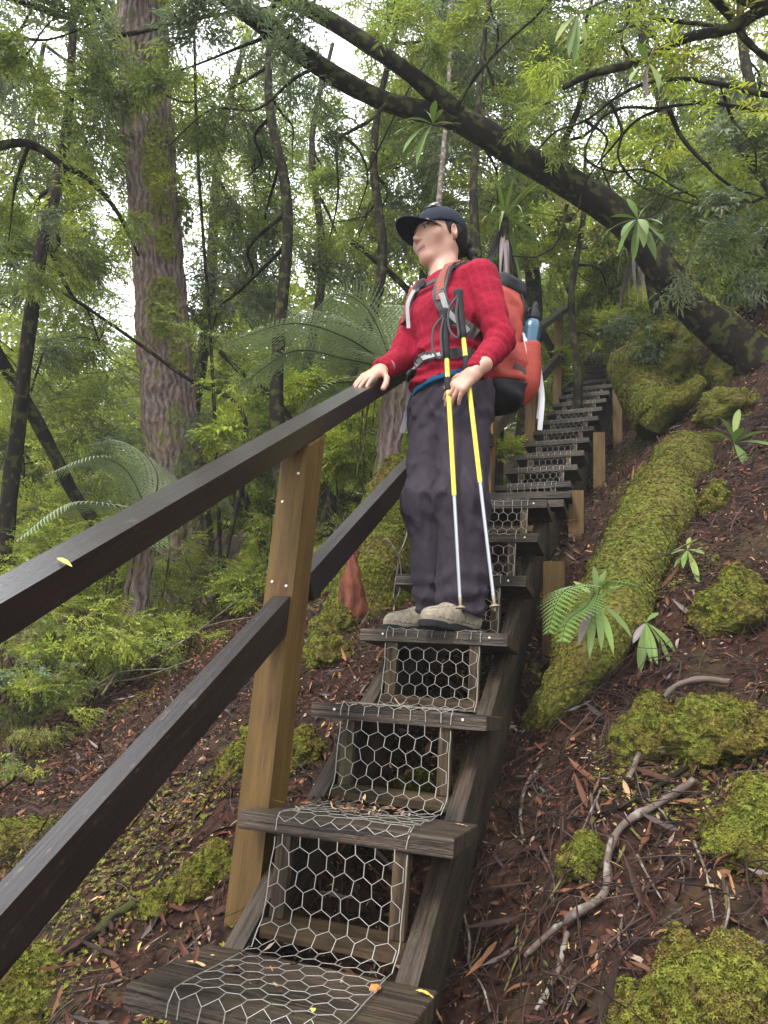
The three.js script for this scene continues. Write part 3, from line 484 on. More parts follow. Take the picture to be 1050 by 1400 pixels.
stem('crooked stem behind the upper handrail', [[770, 520], [745, 460], [725, 430], [700, 360], [690, 300]], 0.05, 0.04, 8.0);

// ---------------------------------------------------------------- moss, logs, stumps
reseed(901);
const sprigGeo = merge(Array.from({ length: 6 }, (_, i) => { const g = blade(0.011, 0.0042, 2, 0.9, 0.3); g.rotateX(-1.15 + rr(-0.3, 0.3)); g.rotateY(i * 1.05 + rr(-0.4, 0.4)); return g; }));
function sampler(geo) {
  const g = geo.index ? geo.toNonIndexed() : geo, p = g.attributes.position, n = p.count / 3, acc = new Float32Array(n); let s = 0; const a = V(), b = V(), c = V();
  for (let i = 0; i < n; i++) { a.fromBufferAttribute(p, i * 3); b.fromBufferAttribute(p, i * 3 + 1); c.fromBufferAttribute(p, i * 3 + 2); s += b.sub(a).cross(c.sub(a)).length(); acc[i] = s; }
  return () => { const x = rnd() * s; let lo = 0, hi = n - 1; while (lo < hi) { const m = (lo + hi) >> 1; acc[m] < x ? lo = m + 1 : hi = m; } a.fromBufferAttribute(p, lo * 3); b.fromBufferAttribute(p, lo * 3 + 1); c.fromBufferAttribute(p, lo * 3 + 2); let u = rnd(), v = rnd(); if (u + v > 1) { u = 1 - u; v = 1 - v; } const e1 = b.clone().sub(a), e2 = c.clone().sub(a), N = e1.clone().cross(e2).normalize(); return [a.clone().addScaledVector(e1, u).addScaledVector(e2, v), N]; };
}
function mossCover(parent, geo, n, size = 1, dry = 0.15, floor = -9) {
  const s = sampler(geo), l = [], c = [];
  for (let i = 0; i < n * 2.3; i++) { const [p, N] = s(); if (N.y < -0.35 || p.y < floor) continue; const q = fbm(p.x * 9 + 20, p.y * 9 + 20, p.z * 9, 3); N.add(V(rr(-0.5, 0.5), rr(0, 0.6), rr(-0.5, 0.5))).normalize(); l.push(MM(p, quatTo(N, rr(0, 6.28)), size * rr(0.4, 1.0))); const k = rr(0.25, 0.95); c.push(q > 0.5 + dry * 0 && rnd() < dry * 2 ? lin(0.15 * k, 0.11 * k, 0.03 * k) : lin((0.15 + 0.05 * q) * k, (0.20 - 0.06 * q) * k, 0.026 * k)); }
  return instanced('moss', sprigGeo, M.sprig, l, parent, c);
}
if (M._bigtree) { const [l, c] = M._bigtree.userData.mossList; delete M._bigtree.userData.mossList; instanced('moss', sprigGeo, M.sprig, l, M._bigtree, c); }
{ // moss along the leaning trunk
  const { t, base } = M._lean, tr = t.children[0].geometry, s = sampler(tr), l = [], c = [];
  for (let i = 0; i < 5200; i++) { const [p, N] = s(); const w = fbm(p.x * 3 + 9, p.y * 3 + 9, p.z * 3, 3); if (N.y < 0.15 || w < 0.47) continue; l.push(MM(p, quatTo(N, rr(0, 6)), rr(1.2, 2.6))); const k = rr(0.4, 1); c.push(lin(0.13 * k, 0.14 * k, 0.025 * k)); }
  instanced('moss', sprigGeo, M.sprig, l, t, c); delete M._lean; delete M._bigtree;
}
function lumpy(geo, amt, f) { const g = mergeVertices(geo); g.computeVertexNormals(); const p = g.attributes.position, n = g.attributes.normal; for (let i = 0; i < p.count; i++) { const k = (fbm(p.getX(i) * f + 40, p.getY(i) * f + 40, p.getZ(i) * f + 7, 4) - 0.5) * 2 * amt; p.setXYZ(i, p.getX(i) + n.getX(i) * k, p.getY(i) + n.getY(i) * k, p.getZ(i) + n.getZ(i) * k); } g.computeVertexNormals(); return g; }
function mossyLog(name, label, pts, R, n, extra) {
  const base = pts[0].clone(); const t = thing(name, label, 'log', base.toArray());
  const g = tubeGeo(pts.map(p => p.clone().sub(base)), R, 26, 90, 0.16); const b = lumpy(lumpy(g, R[1] * 0.42, 4.2), 0.014, 22); part('log_body', b, M.moss, t); mossCover(t, b, n, 1.0, 0.15); if (extra) extra(t, p => p.clone().sub(base)); return t;
}
const onG = (px, py, up) => { const p = groundAt(px, py); p.y += up; return p; };
{
  const on = (x, y, up) => groundAt(x, y, up), a = on(768, 950, 0.06), b = on(838, 830, 0.07), c = on(895, 705, 0.06), d = on(935, 630, 0.06);
  const rad = (p, w) => PX(w, p.distanceTo(eye));
  mossyLog('fallen_log', 'thick fallen log wrapped in bright moss beside the stairs', [on(742, 1000, -0.06), a, a.clone().lerp(b, 0.5), b, b.clone().lerp(c, 0.5), c, d], [0.04, rad(a, 52), rad(a, 56), rad(b, 52), rad(b, 47), rad(c, 46), rad(d, 38)], 12000, (t, rel) => {
    const dd = d.distanceTo(eye), near = (x, y, e) => at(x, y, dd + e - 3.7);
    const s1 = tubeGeo([rel(d), rel(near(925, 612, 3.72)), rel(near(960, 603, 3.7)), rel(near(985, 600, 3.75))], [0.1, 0.075, 0.06, 0.04], 14, 24, 0.2), lb = lumpy(s1, 0.015, 12); part('branch_stub', lb, M.moss, t); mossCover(t, lb, 1800);
    const s2 = tubeGeo([rel(c), rel(near(880, 650, 3.5)), rel(near(872, 672, 3.3))], [0.12, 0.08, 0.04], 12, 18, 0.2), lc = lumpy(s2, 0.015, 12); part('branch_stub', lc, M.moss, t); mossCover(t, lc, 1400);
  });
}
{ // the sawn log by the upper flight and its mossy root
  const a = at(862, 500, 6.4), b = at(905, 575, 5.9);
  const base = b.clone(), rel = p => p.clone().sub(base), t = thing('sawn_log', 'short sawn log with brown cut face and mossy flank by the stairs', 'log', base.toArray());
  const g = lumpy(tubeGeo([rel(at(858, 492, 6.45)), rel(a), rel(a.clone().lerp(b, 0.6)), rel(b)], [0.17, 0.2, 0.22, 0.2], 24, 40, 0.1), 0.02, 7); part('log_body', g, M.moss, t); mossCover(t, g, 2600, 1.6, 0.5);
  const dir = at(858, 492, 6.45).sub(a).normalize(), disc = new THREE.CylinderGeometry(0.165, 0.17, 0.012, 28).applyQuaternion(new THREE.Quaternion().setFromUnitVectors(V(0, 1, 0), dir)); const q = rel(at(858, 492, 6.45)); disc.translate(q.x, q.y, q.z); part('cut_face', disc, std({ map: texBark, color: lin(1.2, 1.0, 0.8), roughness: 0.9 }), t);
  const r = lumpy(tubeGeo([rel(at(893, 578, 5.9)), rel(at(915, 552, 5.8)), rel(at(940, 540, 5.75)), rel(at(958, 518, 5.8))], [0.13, 0.1, 0.085, 0.05], 14, 30, 0.15), 0.02, 9); part('root', r, M.moss, t); mossCover(t, r, 2200, 1.5);
}
const mossTone = (px, py, w, h, label, n, up = 0, dist) => {
  const p = dist ? at(px, py, dist) : groundAt(px, py), d = p.distanceTo(eye), rx = PX(w, d), ry = PX(h, d);
  const g0 = new THREE.IcosahedronGeometry(1, 12); g0.scale(rx, ry, rx * 0.9); const g = lumpy(lumpy(g0, Math.min(rx, ry) * 0.75, 1.5 / Math.min(rx, ry)), 0.012, 24); p.y += up - ry * 0.25;
  const t = thing('moss_mound', label, 'moss', p.toArray(), 'mossy mounds on the slope'); part('cushion', g, M.moss, t); mossCover(t, g, n, 1.0, 0.25); return t;
};
mossTone(1010, 835, 50, 55, 'rounded mossy rock among litter above the forked stick', 4500); mossTone(985, 1000, 75, 45, 'broad mossy hump the grey forked stick lies across', 6500);
mossTone(890, 1010, 45, 55, 'mossy hump just below the forked stick', 4500); mossTone(1040, 1160, 60, 80, 'tall mossy bank edge beside pale wood chips', 6000);
mossTone(1000, 1360, 80, 60, 'pale fuzzy moss mound in the lowest corner of the bank', 7000); mossTone(900, 1400, 50, 40, 'small moss lump next to the pale fuzzy mound', 2500);
mossTone(800, 1180, 26, 34, 'thin mossy patch below the long grey stick', 1600); mossTone(905, 470, 36, 34, 'mossy boulder above the sawn log', 2500, 0, 6.6); mossTone(925, 500, 30, 34, 'dark hollow mossy stump above the sawn log', 2400, 0, 6.3); mossTone(1000, 560, 40, 30, 'small mossy bump in the litter above the fallen log', 1800); mossTone(1010, 500, 34, 40, 'mossy root hump under the leaning tree', 2000); mossTone(978, 690, 22, 34, 'mossy knob beside the upper end of the fallen log', 1500);
mossTone(290, 1200, 34, 42, 'mossy cushion at the foot of the first handrail post', 3000); mossTone(232, 1232, 26, 22, 'small moss cushion by the dark root', 1500); mossTone(410, 1040, 34, 46, 'mossy cushion between handrail post and stairs', 3000); mossTone(330, 1050, 26, 60, 'mossy strip behind the first handrail post', 2600); mossTone(455, 895, 40, 26, 'bright moss tuft below the mossy stump', 2400); mossTone(460, 860, 30, 34, 'moss cushion leaning on the mossy stump', 2000); mossTone(40, 1145, 60, 22, 'long mossy ridge down the slope', 2400); mossTone(50, 1330, 40, 26, 'mossy lump at the lower end of the dark root', 1600); mossTone(25, 1390, 50, 30, 'greyish moss mound at the bottom of the slope', 2200); mossTone(570, 1075, 26, 20, 'mossy stone under the stairs', 900);
// thin moss creeping over the litter, in drifts
{
  const l = [], c = [];
  for (let i = 0; i < 260000 && l.length < 30000; i++) { const x = rr(-2.4, 2.6), z = -rr(-0.9, 5), m = fbm(x * 2.2 + 11, z * 2.2 + 70, 5, 4), e = x > 0.75 ? 0.585 : x < -0.15 ? 0.665 : 0.72; if (m < e) continue; const N = Gn(x, z).add(V(rr(-0.5, 0.5), 0.2, rr(-0.5, 0.5))).normalize(), k = rr(0.5, 1.2); l.push(MM(V(x, G(x, z) + rr(0, 0.012), z), quatTo(N, rr(0, 6.28)), rr(0.5, 1.1))); c.push(rnd() < 0.3 ? lin(0.14 * k, 0.10 * k, 0.03 * k) : lin(0.15 * k, 0.155 * k, 0.024 * k)); }
  const g = new THREE.Group(); g.name = 'ground_moss'; scene.add(g); tag(g, 'thin green moss creeping over the litter in drifts', 'moss', null, 'stuff'); instanced('moss', sprigGeo, M.sprig, l, g, c);
}
// the mossy stump by the tread where the hiker stands
{
  const b = at(520, 850, 3.75), t = thing('mossy_stump', 'tall mossy stump with a strip of bare red wood', 'stump', b.toArray()), rel = (x, y, d) => at(x, y, d).sub(b);
  const g = lumpy(tubeGeo([rel(515, 905, 3.7), rel(515, 850, 3.72), rel(522, 790, 3.75), rel(532, 730, 3.8), rel(545, 670, 3.85), rel(552, 630, 3.9)], [0.31, 0.27, 0.22, 0.18, 0.15, 0.12], 34, 70, 0.22), 0.035, 8); part('stump_body', g, M.moss, t); mossCover(t, g, 15000, 1.15, 0.3);
  part('bare_wood', lumpy(tubeGeo([rel(484, 874, 3.44), rel(484, 838, 3.46), rel(482, 800, 3.5), rel(481, 765, 3.56), rel(484, 735, 3.64)], [0.06, 0.06, 0.055, 0.04, 0.015], 16, 30, 0.4), 0.02, 16), std({ map: texBark, color: lin(0.62, 0.27, 0.18), bumpMap: bumpBark, bumpScale: 0.01, roughness: 0.8 }), t);
  for (const pts of [[[545, 770], [540, 800], [535, 840], [530, 870]], [[528, 735], [545, 760], [548, 800], [538, 830]], [[550, 690], [556, 730], [545, 760]]]) limb(t, pts.map(([x, y]) => rel(x, y, 3.52)), 0.006, 0.003, M.palestick, 'rootlet', 5);
}

// ---------------------------------------------------------------- sticks and roots on the slope
reseed(1203);
function stick(label, pts, r0, r1, mat = M.palestick, lift = 0.02, name = 'stick') {
  const P = pts.map(([x, y, e]) => e ? at(x, y, e) : onG(x, y, lift)), b = P[0].clone(); const m = solo(name, tubeGeo(P.map((p, i) => p.sub(b).add(V(rr(-1, 1), rr(-0.5, 0.5), rr(-1, 1)).multiplyScalar(i ? 0.012 : 0))), t => 0.72 * mixn(r0, r1, t) * (1 + 0.25 * Math.pow(Math.abs(Math.sin(t * 19 + r0 * 900)), 8)), 8, 60, 0.3), mat, label, 'stick', 'sticks on the slope'); m.position.copy(b); return m;
}
stick('grey crooked stick arching over the broad mossy hump', [[1000, 952], [965, 948], [928, 960], [890, 1010], [870, 1050], [855, 1090]], 0.012, 0.008, M.palestick, 0.04);
stick('long bent stick running down the bank beside the stairs', [[948, 1084], [912, 1112], [850, 1150], [838, 1190], [818, 1240], [780, 1285], [722, 1335]], 0.013, 0.009, M.palestick, 0.03);
stick('thin straight stick branching below the long bent stick', [[775, 1290], [755, 1340], [735, 1400]], 0.008, 0.005);
stick('pale lichen-spotted stick stuck in litter by the stringer', [[740, 1055], [722, 1085], [715, 1120], [722, 1165]], 0.009, 0.005); stick('thin twig lying across the broad mossy hump', [[1060, 1000], [1000, 1030], [940, 1045], [900, 1055]], 0.006, 0.003, M.palestick, 0.06);
stick('thin dark stick over the litter under the grey crooked stick', [[940, 1060], [880, 1100], [830, 1120], [780, 1128]], 0.009, 0.005, M.darkbark); stick('slender twig curving past the rosette plants', [[960, 790], [905, 815], [870, 830], [840, 828]], 0.005, 0.003, M.twig, 0.16); stick('fine straight twig crossing the fallen log', [[930, 775], [850, 770], [770, 768]], 0.004, 0.002, M.twig, 0.22);
stick('pale twig beside the lower stringer', [[632, 1258], [645, 1300], [640, 1330], [665, 1370], [675, 1400]], 0.005, 0.003); stick('thin pale twig poking from litter below the rosette', [[880, 820], [890, 850], [893, 880]], 0.004, 0.002, M.palestick, 0.03); stick('long thin twig lying down the bank', [[812, 1130], [770, 1220], [720, 1300], [690, 1370]], 0.005, 0.003, M.twig);
stick('thick dark root snaking down the litter below the handrail', [[300, 1168], [262, 1192], [215, 1222], [170, 1252], [120, 1290], [70, 1318]], 0.015, 0.02, M.darkbark, 0.015, 'root'); stick('fallen grey branch lying below the big trunk', [[330, 800], [270, 835], [215, 842], [180, 860]], 0.02, 0.012, M.palestick, 0.1);
for (const [i, a] of [[[0, 958], [110, 945], [210, 925]], [[10, 990], [100, 960], [190, 955], [260, 930]], [[40, 935], [130, 940], [240, 900]], [[110, 990], [150, 965], [215, 960]], [[170, 960], [240, 925], [330, 850]], [[60, 975], [85, 940], [150, 905]], [[130, 1000], [180, 930], [250, 880]], [[0, 1040], [90, 1000], [150, 985]], [[230, 905], [280, 880], [350, 868]], [[20, 920], [70, 900], [120, 905]]].entries()) stick(['bleached twig in the brush pile down the slope', 'thin dead branch across the brush pile down the slope'][i % 2], a, 0.009, 0.004, M.palestick, rr(0.1, 0.3));
for (let i = 0; i < 26; i++) { const x = rr(690, 1040), y = rr(1080, 1395), L = rr(40, 110), an = rr(0.6, 2.6); stick('short dark twig scattered in the litter of the bank', [[x, y], [x + Math.cos(an) * L * 0.5 + rr(-8, 8), Math.min(1398, y + Math.sin(an) * L * 0.5)], [x + Math.cos(an) * L, Math.min(1399, y + Math.sin(an) * L)]], rr(0.003, 0.006), 0.002, pick([M.twig, M.darkbark, M.palestick]), 0.02); }
for (let i = 0; i < 16; i++) { const x = rr(30, 300), y = rr(1150, 1380), L = rr(30, 90), an = rr(2.2, 3.4); stick('short twig scattered in the litter below the handrail', [[x, y], [x + Math.cos(an) * L * 0.5, y + Math.sin(an) * L * 0.5 + rr(-6, 6)], [x + Math.cos(an) * L, y + Math.sin(an) * L]], rr(0.002, 0.004), 0.0015, pick([M.twig, M.palestick]), 0.015); }

// ---------------------------------------------------------------- leaf litter
reseed(5511);
M.litter = std({ color: lin(1, 1, 1), roughness: 0.6, side: THREE.DoubleSide });
{
  const leafs = [blade(1, 0.3, 4, 0.9, 0.5), blade(1, 0.24, 4, -0.8, 0.7, 0.5, 0.3), blade(1, 0.42, 3, 0.5, -0.4)], straps = [blade(1, 0.11, 5, 0.7, 0.9), blade(1, 0.14, 5, -0.6, 0.6, 0.35, 0.4)], roots = [0, 1, 2].map(() => tubeGeo([V(0, 0, 0), V(rr(-0.1, 0.1), rr(0, 0.09), 0.25), V(rr(-0.16, 0.16), rr(0, 0.1), 0.5), V(rr(-0.16, 0.16), rr(0, 0.07), 0.75), V(rr(-0.1, 0.1), 0, 1)], [0.0085, 0.003], 4, 9, 0, false)), twigs = [tubeGeo([V(0, 0, 0), V(0.03, 0.05, 0.35), V(-0.04, 0.02, 0.7), V(0.02, 0.06, 1)], [0.011, 0.005], 4, 5, 0, false)];
  const browns = [[0.05, 0.017, 0.0105], [0.085, 0.032, 0.017], [0.025, 0.011, 0.008], [0.13, 0.058, 0.03], [0.06, 0.019, 0.013], [0.036, 0.02, 0.0145], [0.015, 0.008, 0.006]], pale = [[0.30, 0.19, 0.10], [0.36, 0.26, 0.15], [0.28, 0.13, 0.06], [0.40, 0.27, 0.08], [0.24, 0.17, 0.13]];
  const store = new Map(); const add = (g, m, c) => { if (!store.has(g)) store.set(g, [[], []]); store.get(g)[0].push(m); store.get(g)[1].push(c); };
  function scatter(x0, x1, s0, s1, per, kinds, l0, l1, cols, tilt, up = 0.012) {
    const n = Math.round((x1 - x0) * (s1 - s0) * per);
    for (let i = 0; i < n; i++) { const x = rr(x0, x1), z = -rr(s0, s1), N = Gn(x, z).add(V(rr(-tilt, tilt), rr(-tilt, tilt) * 0.4, rr(-tilt, tilt))).normalize(), L = rr(l0, l1); const c = pick(cols), k = rr(0.6, 1.35); add(pick(kinds), MM(V(x, G(x, z) + rr(-0.006, up), z), quatTo(N, rr(0, 6.28)), V(L * rr(0.7, 1.2), L, L)), lin(c[0] * k, c[1] * k, c[2] * k)); }
  }
  const all = [...browns, ...browns, ...browns, pale[0], pale[2], pale[4]];
  for (const [x0, x1, s0, s1, d] of [[-2.2, 2.3, -0.9, 2.6, 1], [-3.6, 2.9, 2.6, 6.0, 0.55], [-5, -2.2, -0.5, 4, 0.4], [0, 4, 6, 10, 0.35]]) {
    scatter(x0, x1, s0, s1, 1700 * d, leafs, 0.012, 0.05, all, 0.8, 0.022); scatter(x0, x1, s0, s1, 200 * d, straps, 0.05, 0.13, [...browns, [0.05, 0.036, 0.033], [0.12, 0.095, 0.088]], 0.45, 0.035);
    scatter(x0, x1, s0, s1, 900 * d, twigs, 0.05, 0.17, [[0.03, 0.018, 0.014], [0.055, 0.038, 0.03], [0.015, 0.01, 0.008]], 0.35, 0.03); scatter(x0, x1, s0, s1, 520 * d, leafs, 0.005, 0.016, pale, 0.5, 0.025);
  }
  scatter(-1.9, 2.1, -0.9, 2.4, 2600, leafs, 0.006, 0.022, browns, 0.9, 0.02); scatter(0.5, 2.1, -0.9, 2.2, 260, roots, 0.12, 0.34, [[0.03, 0.016, 0.013], [0.015, 0.008, 0.007], [0.06, 0.04, 0.033], [0.022, 0.010, 0.008]], 0.3, 0.04);
  scatter(0.72, 1.5, 0.1, 1.1, 900, leafs, 0.006, 0.022, pale, 0.6, 0.02); scatter(-3.4, -1.2, 1.2, 3.4, 700, leafs, 0.012, 0.035, [[0.15, 0.055, 0.026], [0.10, 0.034, 0.018], [0.19, 0.08, 0.04]], 0.8, 0.05); scatter(-1.2, -0.1, -0.4, 1.6, 260, leafs, 0.008, 0.03, pale, 0.6, 0.02);
  const g = new THREE.Group(); g.name = 'leaf_litter'; scene.add(g); tag(g, 'brown fallen leaves and twigs covering the slope', 'leaf litter', null, 'stuff');
  for (const [geo, [l, c]] of store) instanced('litter', geo, M.litter, l, g, c);
  // litter caught on the treads
  const st2 = new Map(), add2 = (q, m, c) => { if (!st2.has(q)) st2.set(q, [[], []]); st2.get(q)[0].push(m); st2.get(q)[1].push(c); };
  for (const [n, k] of [[0, 26], [1, 230], [2, 90], [3, 40]]) for (let i = 0; i < k; i++) { const x = clamp(0.2 + (rnd() + rnd() - 1) * 0.2, 0.06, 0.46), back = 1 - Math.pow(rnd(), n ? 2.2 : 1) * 0.8, L = rnd() < 0.7 ? rr(0.008, 0.025) : rr(0.025, 0.045), c = pick(rnd() < 0.3 ? pale : browns), q = rr(0.7, 1.3); add2(pick(rnd() < 0.25 ? twigs : leafs), MM(V(x, steps[n].y + rr(0.003, n === 1 ? 0.016 : 0.008), -steps[n].s - 0.05 - back * 0.2), quatTo(V(rr(-0.4, 0.4), 1, rr(-0.4, 0.4)).normalize(), rr(0, 6.28)), L), lin(c[0] * q, c[1] * q, c[2] * q)); }
  const h = new THREE.Group(); h.name = 'tread_litter'; scene.add(h); tag(h, 'crumbled brown leaves caught in the netting on the treads', 'leaf litter', null, 'stuff');
  for (const [geo, [l, c]] of st2) instanced('litter', geo, M.litter, l, h, c);
}
// leaves one can tell apart, lying on the boards and the rail
function fallen(label, p, L, W, spin, col, bend, pitch = 0, N = V(0, 1, 0)) { const m = solo('fallen_leaf', blade(L, W, 8, bend, 0.35, 0.45, 0.12), std({ color: lin(...col), roughness: 0.55, side: THREE.DoubleSide }), label, 'leaf', 'single fallen leaves on the stairs and rail'); m.quaternion.copy(quatTo(N.normalize(), spin)); m.position.set(...p); return m; }
const onT = (px, py, n) => { const o = eye, d = at(px, py, 1).sub(o), t = (steps[n].y + 0.006 - o.y) / d.y; return o.clone().addScaledVector(d, t).toArray(); };
fallen('curved tan leaf on the corner of the lowest tread', onT(255, 1314, 0), 0.055, 0.014, 1.9, [0.55, 0.36, 0.20], 0.5); fallen('short cream leaf standing behind the curved tan leaf', onT(265, 1304, 0), 0.022, 0.011, 0.6, [0.60, 0.47, 0.28], -0.8); fallen('small cream petal beside the curved tan leaf', onT(288, 1306, 0), 0.016, 0.007, 2.6, [0.60, 0.5, 0.25], 0.6); fallen('broad orange leaf on the lowest tread', onT(520, 1348, 0), 0.03, 0.024, -0.5, [0.42, 0.15, 0.04], 0.9); fallen('torn yellow leaf on the far corner of the lowest tread', onT(568, 1354, 0), 0.036, 0.014, 1.7, [0.50, 0.30, 0.07], 0.4);
fallen('round yellow leaf among litter on the notched tread', onT(452, 1103, 1), 0.02, 0.014, 1.2, [0.62, 0.48, 0.14], 0.4); fallen('thin tan strip on the open end of the notched tread', onT(622, 1126, 1), 0.03, 0.006, 1.75, [0.5, 0.36, 0.24], 0.2); fallen('small yellow fleck on the front of the lowest tread', onT(428, 1378, 0), 0.014, 0.009, 0.4, [0.6, 0.46, 0.12], 0.2);
{ const m = fallen('slender yellow leaf lying on the dark top rail', [0, 0, 0], 0.045, 0.009, 1.2, [0.40, 0.31, 0.07], 0.3, 0, V(0, 1, 0.736)); const o = eye, d = at(78, 763, 1).sub(o); const t = (0.941 - 0.736 * o.z + 0.008 - o.y) / (d.y + 0.736 * d.z); m.position.copy(o).addScaledVector(d, t); }

// ---------------------------------------------------------------- ferns, rosettes, undergrowth
reseed(8080);
const leafMat = (c, o = {}) => phys({ color: lin(...c), roughness: 0.85, transmission: 0.3, thickness: 0, clearcoat: 0.22, clearcoatRoughness: 0.35, specularIntensity: 0.5, side: THREE.DoubleSide, ...o });
M.fern = leafMat([0.17, 0.215, 0.10], { clearcoat: 0.12, specularIntensity: 0.4 }); M.fern2 = leafMat([0.10, 0.19, 0.03]); M.rachis = std({ color: lin(0.05, 0.035, 0.018), roughness: 0.7 });
function frond(parent, pts, len, pairs, mat, hang = 0.4) {   // a fern frond: a midrib with toothed leaflets both sides
  const c = new THREE.CatmullRomCurve3(pts), list = [], L = c.getLength();
  for (let i = 0; i < pairs; i++) for (const s of [-1, 1]) {
    const t = 0.1 + 0.9 * i / pairs, P = c.getPointAt(t), T = c.getTangentAt(t), side = T.clone().cross(V(0, 1, 0)).normalize().multiplyScalar(s), l = len * Math.pow(Math.sin(Math.PI * Math.pow(t * 0.97, 0.75)), 0.8) * rr(0.88, 1.08) + 0.01, nrm = side.clone().cross(T).normalize(); if (nrm.y < 0) nrm.negate();
    const w = L / pairs * 0.62, pos = [], idx = [], nT = 13, dir = side.clone().addScaledVector(T, 0.45).normalize();
    for (let k = 0; k <= nT; k++) { const q = k / nT, ww = w * (1 - q * 0.85) * (k % 2 ? 1 : 0.16), C = P.clone().addScaledVector(dir, l * q).addScaledVector(nrm, -hang * l * q * q); const A = C.clone().addScaledVector(T, ww), B = C.clone().addScaledVector(T, -ww); A.addScaledVector(nrm, -ww * 0.3); B.addScaledVector(nrm, -ww * 0.3); pos.push(A.x, A.y, A.z, C.x, C.y, C.z, B.x, B.y, B.z); if (k < nT) { const e = k * 3; idx.push(e, e + 1, e + 3, e + 1, e + 4, e + 3, e + 1, e + 2, e + 4, e + 2, e + 5, e + 4); } }
    const g = new THREE.BufferGeometry(); g.setAttribute('position', new THREE.Float32BufferAttribute(pos, 3)); g.setIndex(idx); g.computeVertexNormals(); list.push(g);
  }
  const f = part('frond', merge(list), mat, parent); part('midrib', tubeGeo(pts, [L * 0.007, L * 0.002], 5, 24), M.rachis, f); return f;
}
function treeFern(label, crownPt, fr, trunkDown, len, n) {
  const gy = G(crownPt.x, crownPt.z), b = V(crownPt.x, Math.min(gy, crownPt.y - trunkDown) - 0.05, crownPt.z), t = thing('tree_fern', label, 'fern', b.toArray()), c = crownPt.clone().sub(b);
  part('trunk', lumpy(tubeGeo([V(0, 0, 0), c.clone().multiplyScalar(0.5), c.clone().add(V(0, 0.03, 0))], [0.12, 0.09, 0.08], 14, 30, 0.2), 0.02, 14), M.bark, t);
  for (const pts of fr) frond(t, [c, ...pts.map(([x, y, d]) => at(x, y, d).sub(b))], len, n, M.fern, 0.22);
  for (let k = 0; k < 7; k++) { const a = rr(0, 6.28), l = rr(0.5, 0.8); part('dead_frond', tubeGeo([c, c.clone().add(V(Math.cos(a) * 0.16, -0.1, Math.sin(a) * 0.16)), c.clone().add(V(Math.cos(a) * 0.2, -l, Math.sin(a) * 0.2))], [0.012, 0.004], 5, 12, 0.3), M.twig, t); }
  return t;
}
treeFern('tree fern spreading silvery fronds behind the rail and hiker', at(540, 505, 5.0), [[[500, 420, 4.9], [465, 402, 4.85], [430, 425, 4.75]], [[470, 460, 4.7], [400, 442, 4.5], [305, 470, 4.3]], [[470, 490, 4.6], [400, 480, 4.4], [325, 530, 4.3]], [[510, 460, 5.2], [430, 440, 5.6], [360, 470, 5.8]], [[560, 420, 5.4], [600, 400, 5.7], [640, 430, 5.9]], [[500, 520, 4.7], [440, 530, 4.5], [400, 590, 4.4]], [[560, 460, 5.6], [560, 420, 6.0], [540, 430, 6.3]]], 0.8, 0.33, 40);
treeFern('tree fern half hidden behind the rail below the big trunk', at(205, 705, 5.4), [[[170, 640, 5.3], [130, 625, 5.2], [60, 650, 5.1]], [[150, 690, 5.1], [90, 690, 5.0], [20, 740, 4.9]], [[215, 650, 5.6], [180, 610, 5.9], [120, 610, 6.0]], [[190, 730, 5.1], [140, 750, 4.9], [110, 800, 4.8]], [[240, 660, 5.7], [290, 660, 5.8], [320, 700, 5.8]]], 0.7, 0.28, 38);
{ const b = groundAt(790, 870); const t = thing('ground_fern', 'fresh green fern frond arching from the fallen log', 'fern', b.toArray()), f0 = groundAt(815, 815, 0.38).distanceTo(eye), P = (x, y, d) => at(x, y, f0 + (d - 2.42) * f0 / 2.42).sub(b);
  frond(t, [P(815, 805, 2.42), P(790, 800, 2.32), P(765, 815, 2.25), P(748, 868, 2.2)], 0.085, 20, M.fern2, 0.15); frond(t, [P(815, 808, 2.42), P(800, 830, 2.3), P(775, 850, 2.22), P(768, 880, 2.18)], 0.06, 16, M.fern2, 0.2); frond(t, [P(818, 806, 2.42), P(835, 795, 2.38), P(855, 796, 2.35), P(875, 802, 2.34)], 0.05, 16, M.fern2, 0.2); }
// strap-leaved rosettes; every leaf a blade of its own
const greens = [[0.10, 0.17, 0.028], [0.13, 0.20, 0.035], [0.085, 0.13, 0.024], [0.17, 0.22, 0.045]].map(c => leafMat(c)), dull = [leafMat([0.16, 0.13, 0.13], { transmission: 0.1 }), leafMat([0.12, 0.09, 0.08], { transmission: 0.1 })];
function rosette(label, px, py, d0, leaves, stemTo, lift = 0.1) {
  const d = stemTo ? d0 : groundAt(px, py, lift).distanceTo(eye), grow = d / d0, c = at(px, py, d), root = stemTo ? at(...stemTo) : V(c.x, lift > 0.2 ? c.y - 0.12 : G(c.x, c.z), c.z), t = thing('strap_leaf_plant', label, 'plant', root.toArray(), 'strap-leaved plants');
  part('stem', tubeGeo(wander(V(0, 0, 0), c.clone().sub(root), 3, 0.05), [0.006, 0.004], 6, 14), M.twig, t);
  for (const [tx, ty, dd, w, m] of leaves) {            // tip bearing, tip distance, width, material
    const tip = at(tx, ty, d + (dd - d0) * grow), dir = tip.clone().sub(c), L = dir.length() * 1.06, g = blade(L, w * grow, 10, 0.55, 0.28, 0.6, 0.05); dir.normalize();
    const up = V(rr(-0.3, 0.3), 1, rr(-0.3, 0.3) + 0.5), mt = new THREE.Matrix4().lookAt(dir, V(0, 0, 0), up), q = new THREE.Quaternion().setFromRotationMatrix(mt); g.rotateX(-0.28); g.applyQuaternion(q); const o = c.clone().sub(root); g.translate(o.x, o.y, o.z); part('leaf', g, m ? dull[m - 1] : pick(greens), t);
  }
}
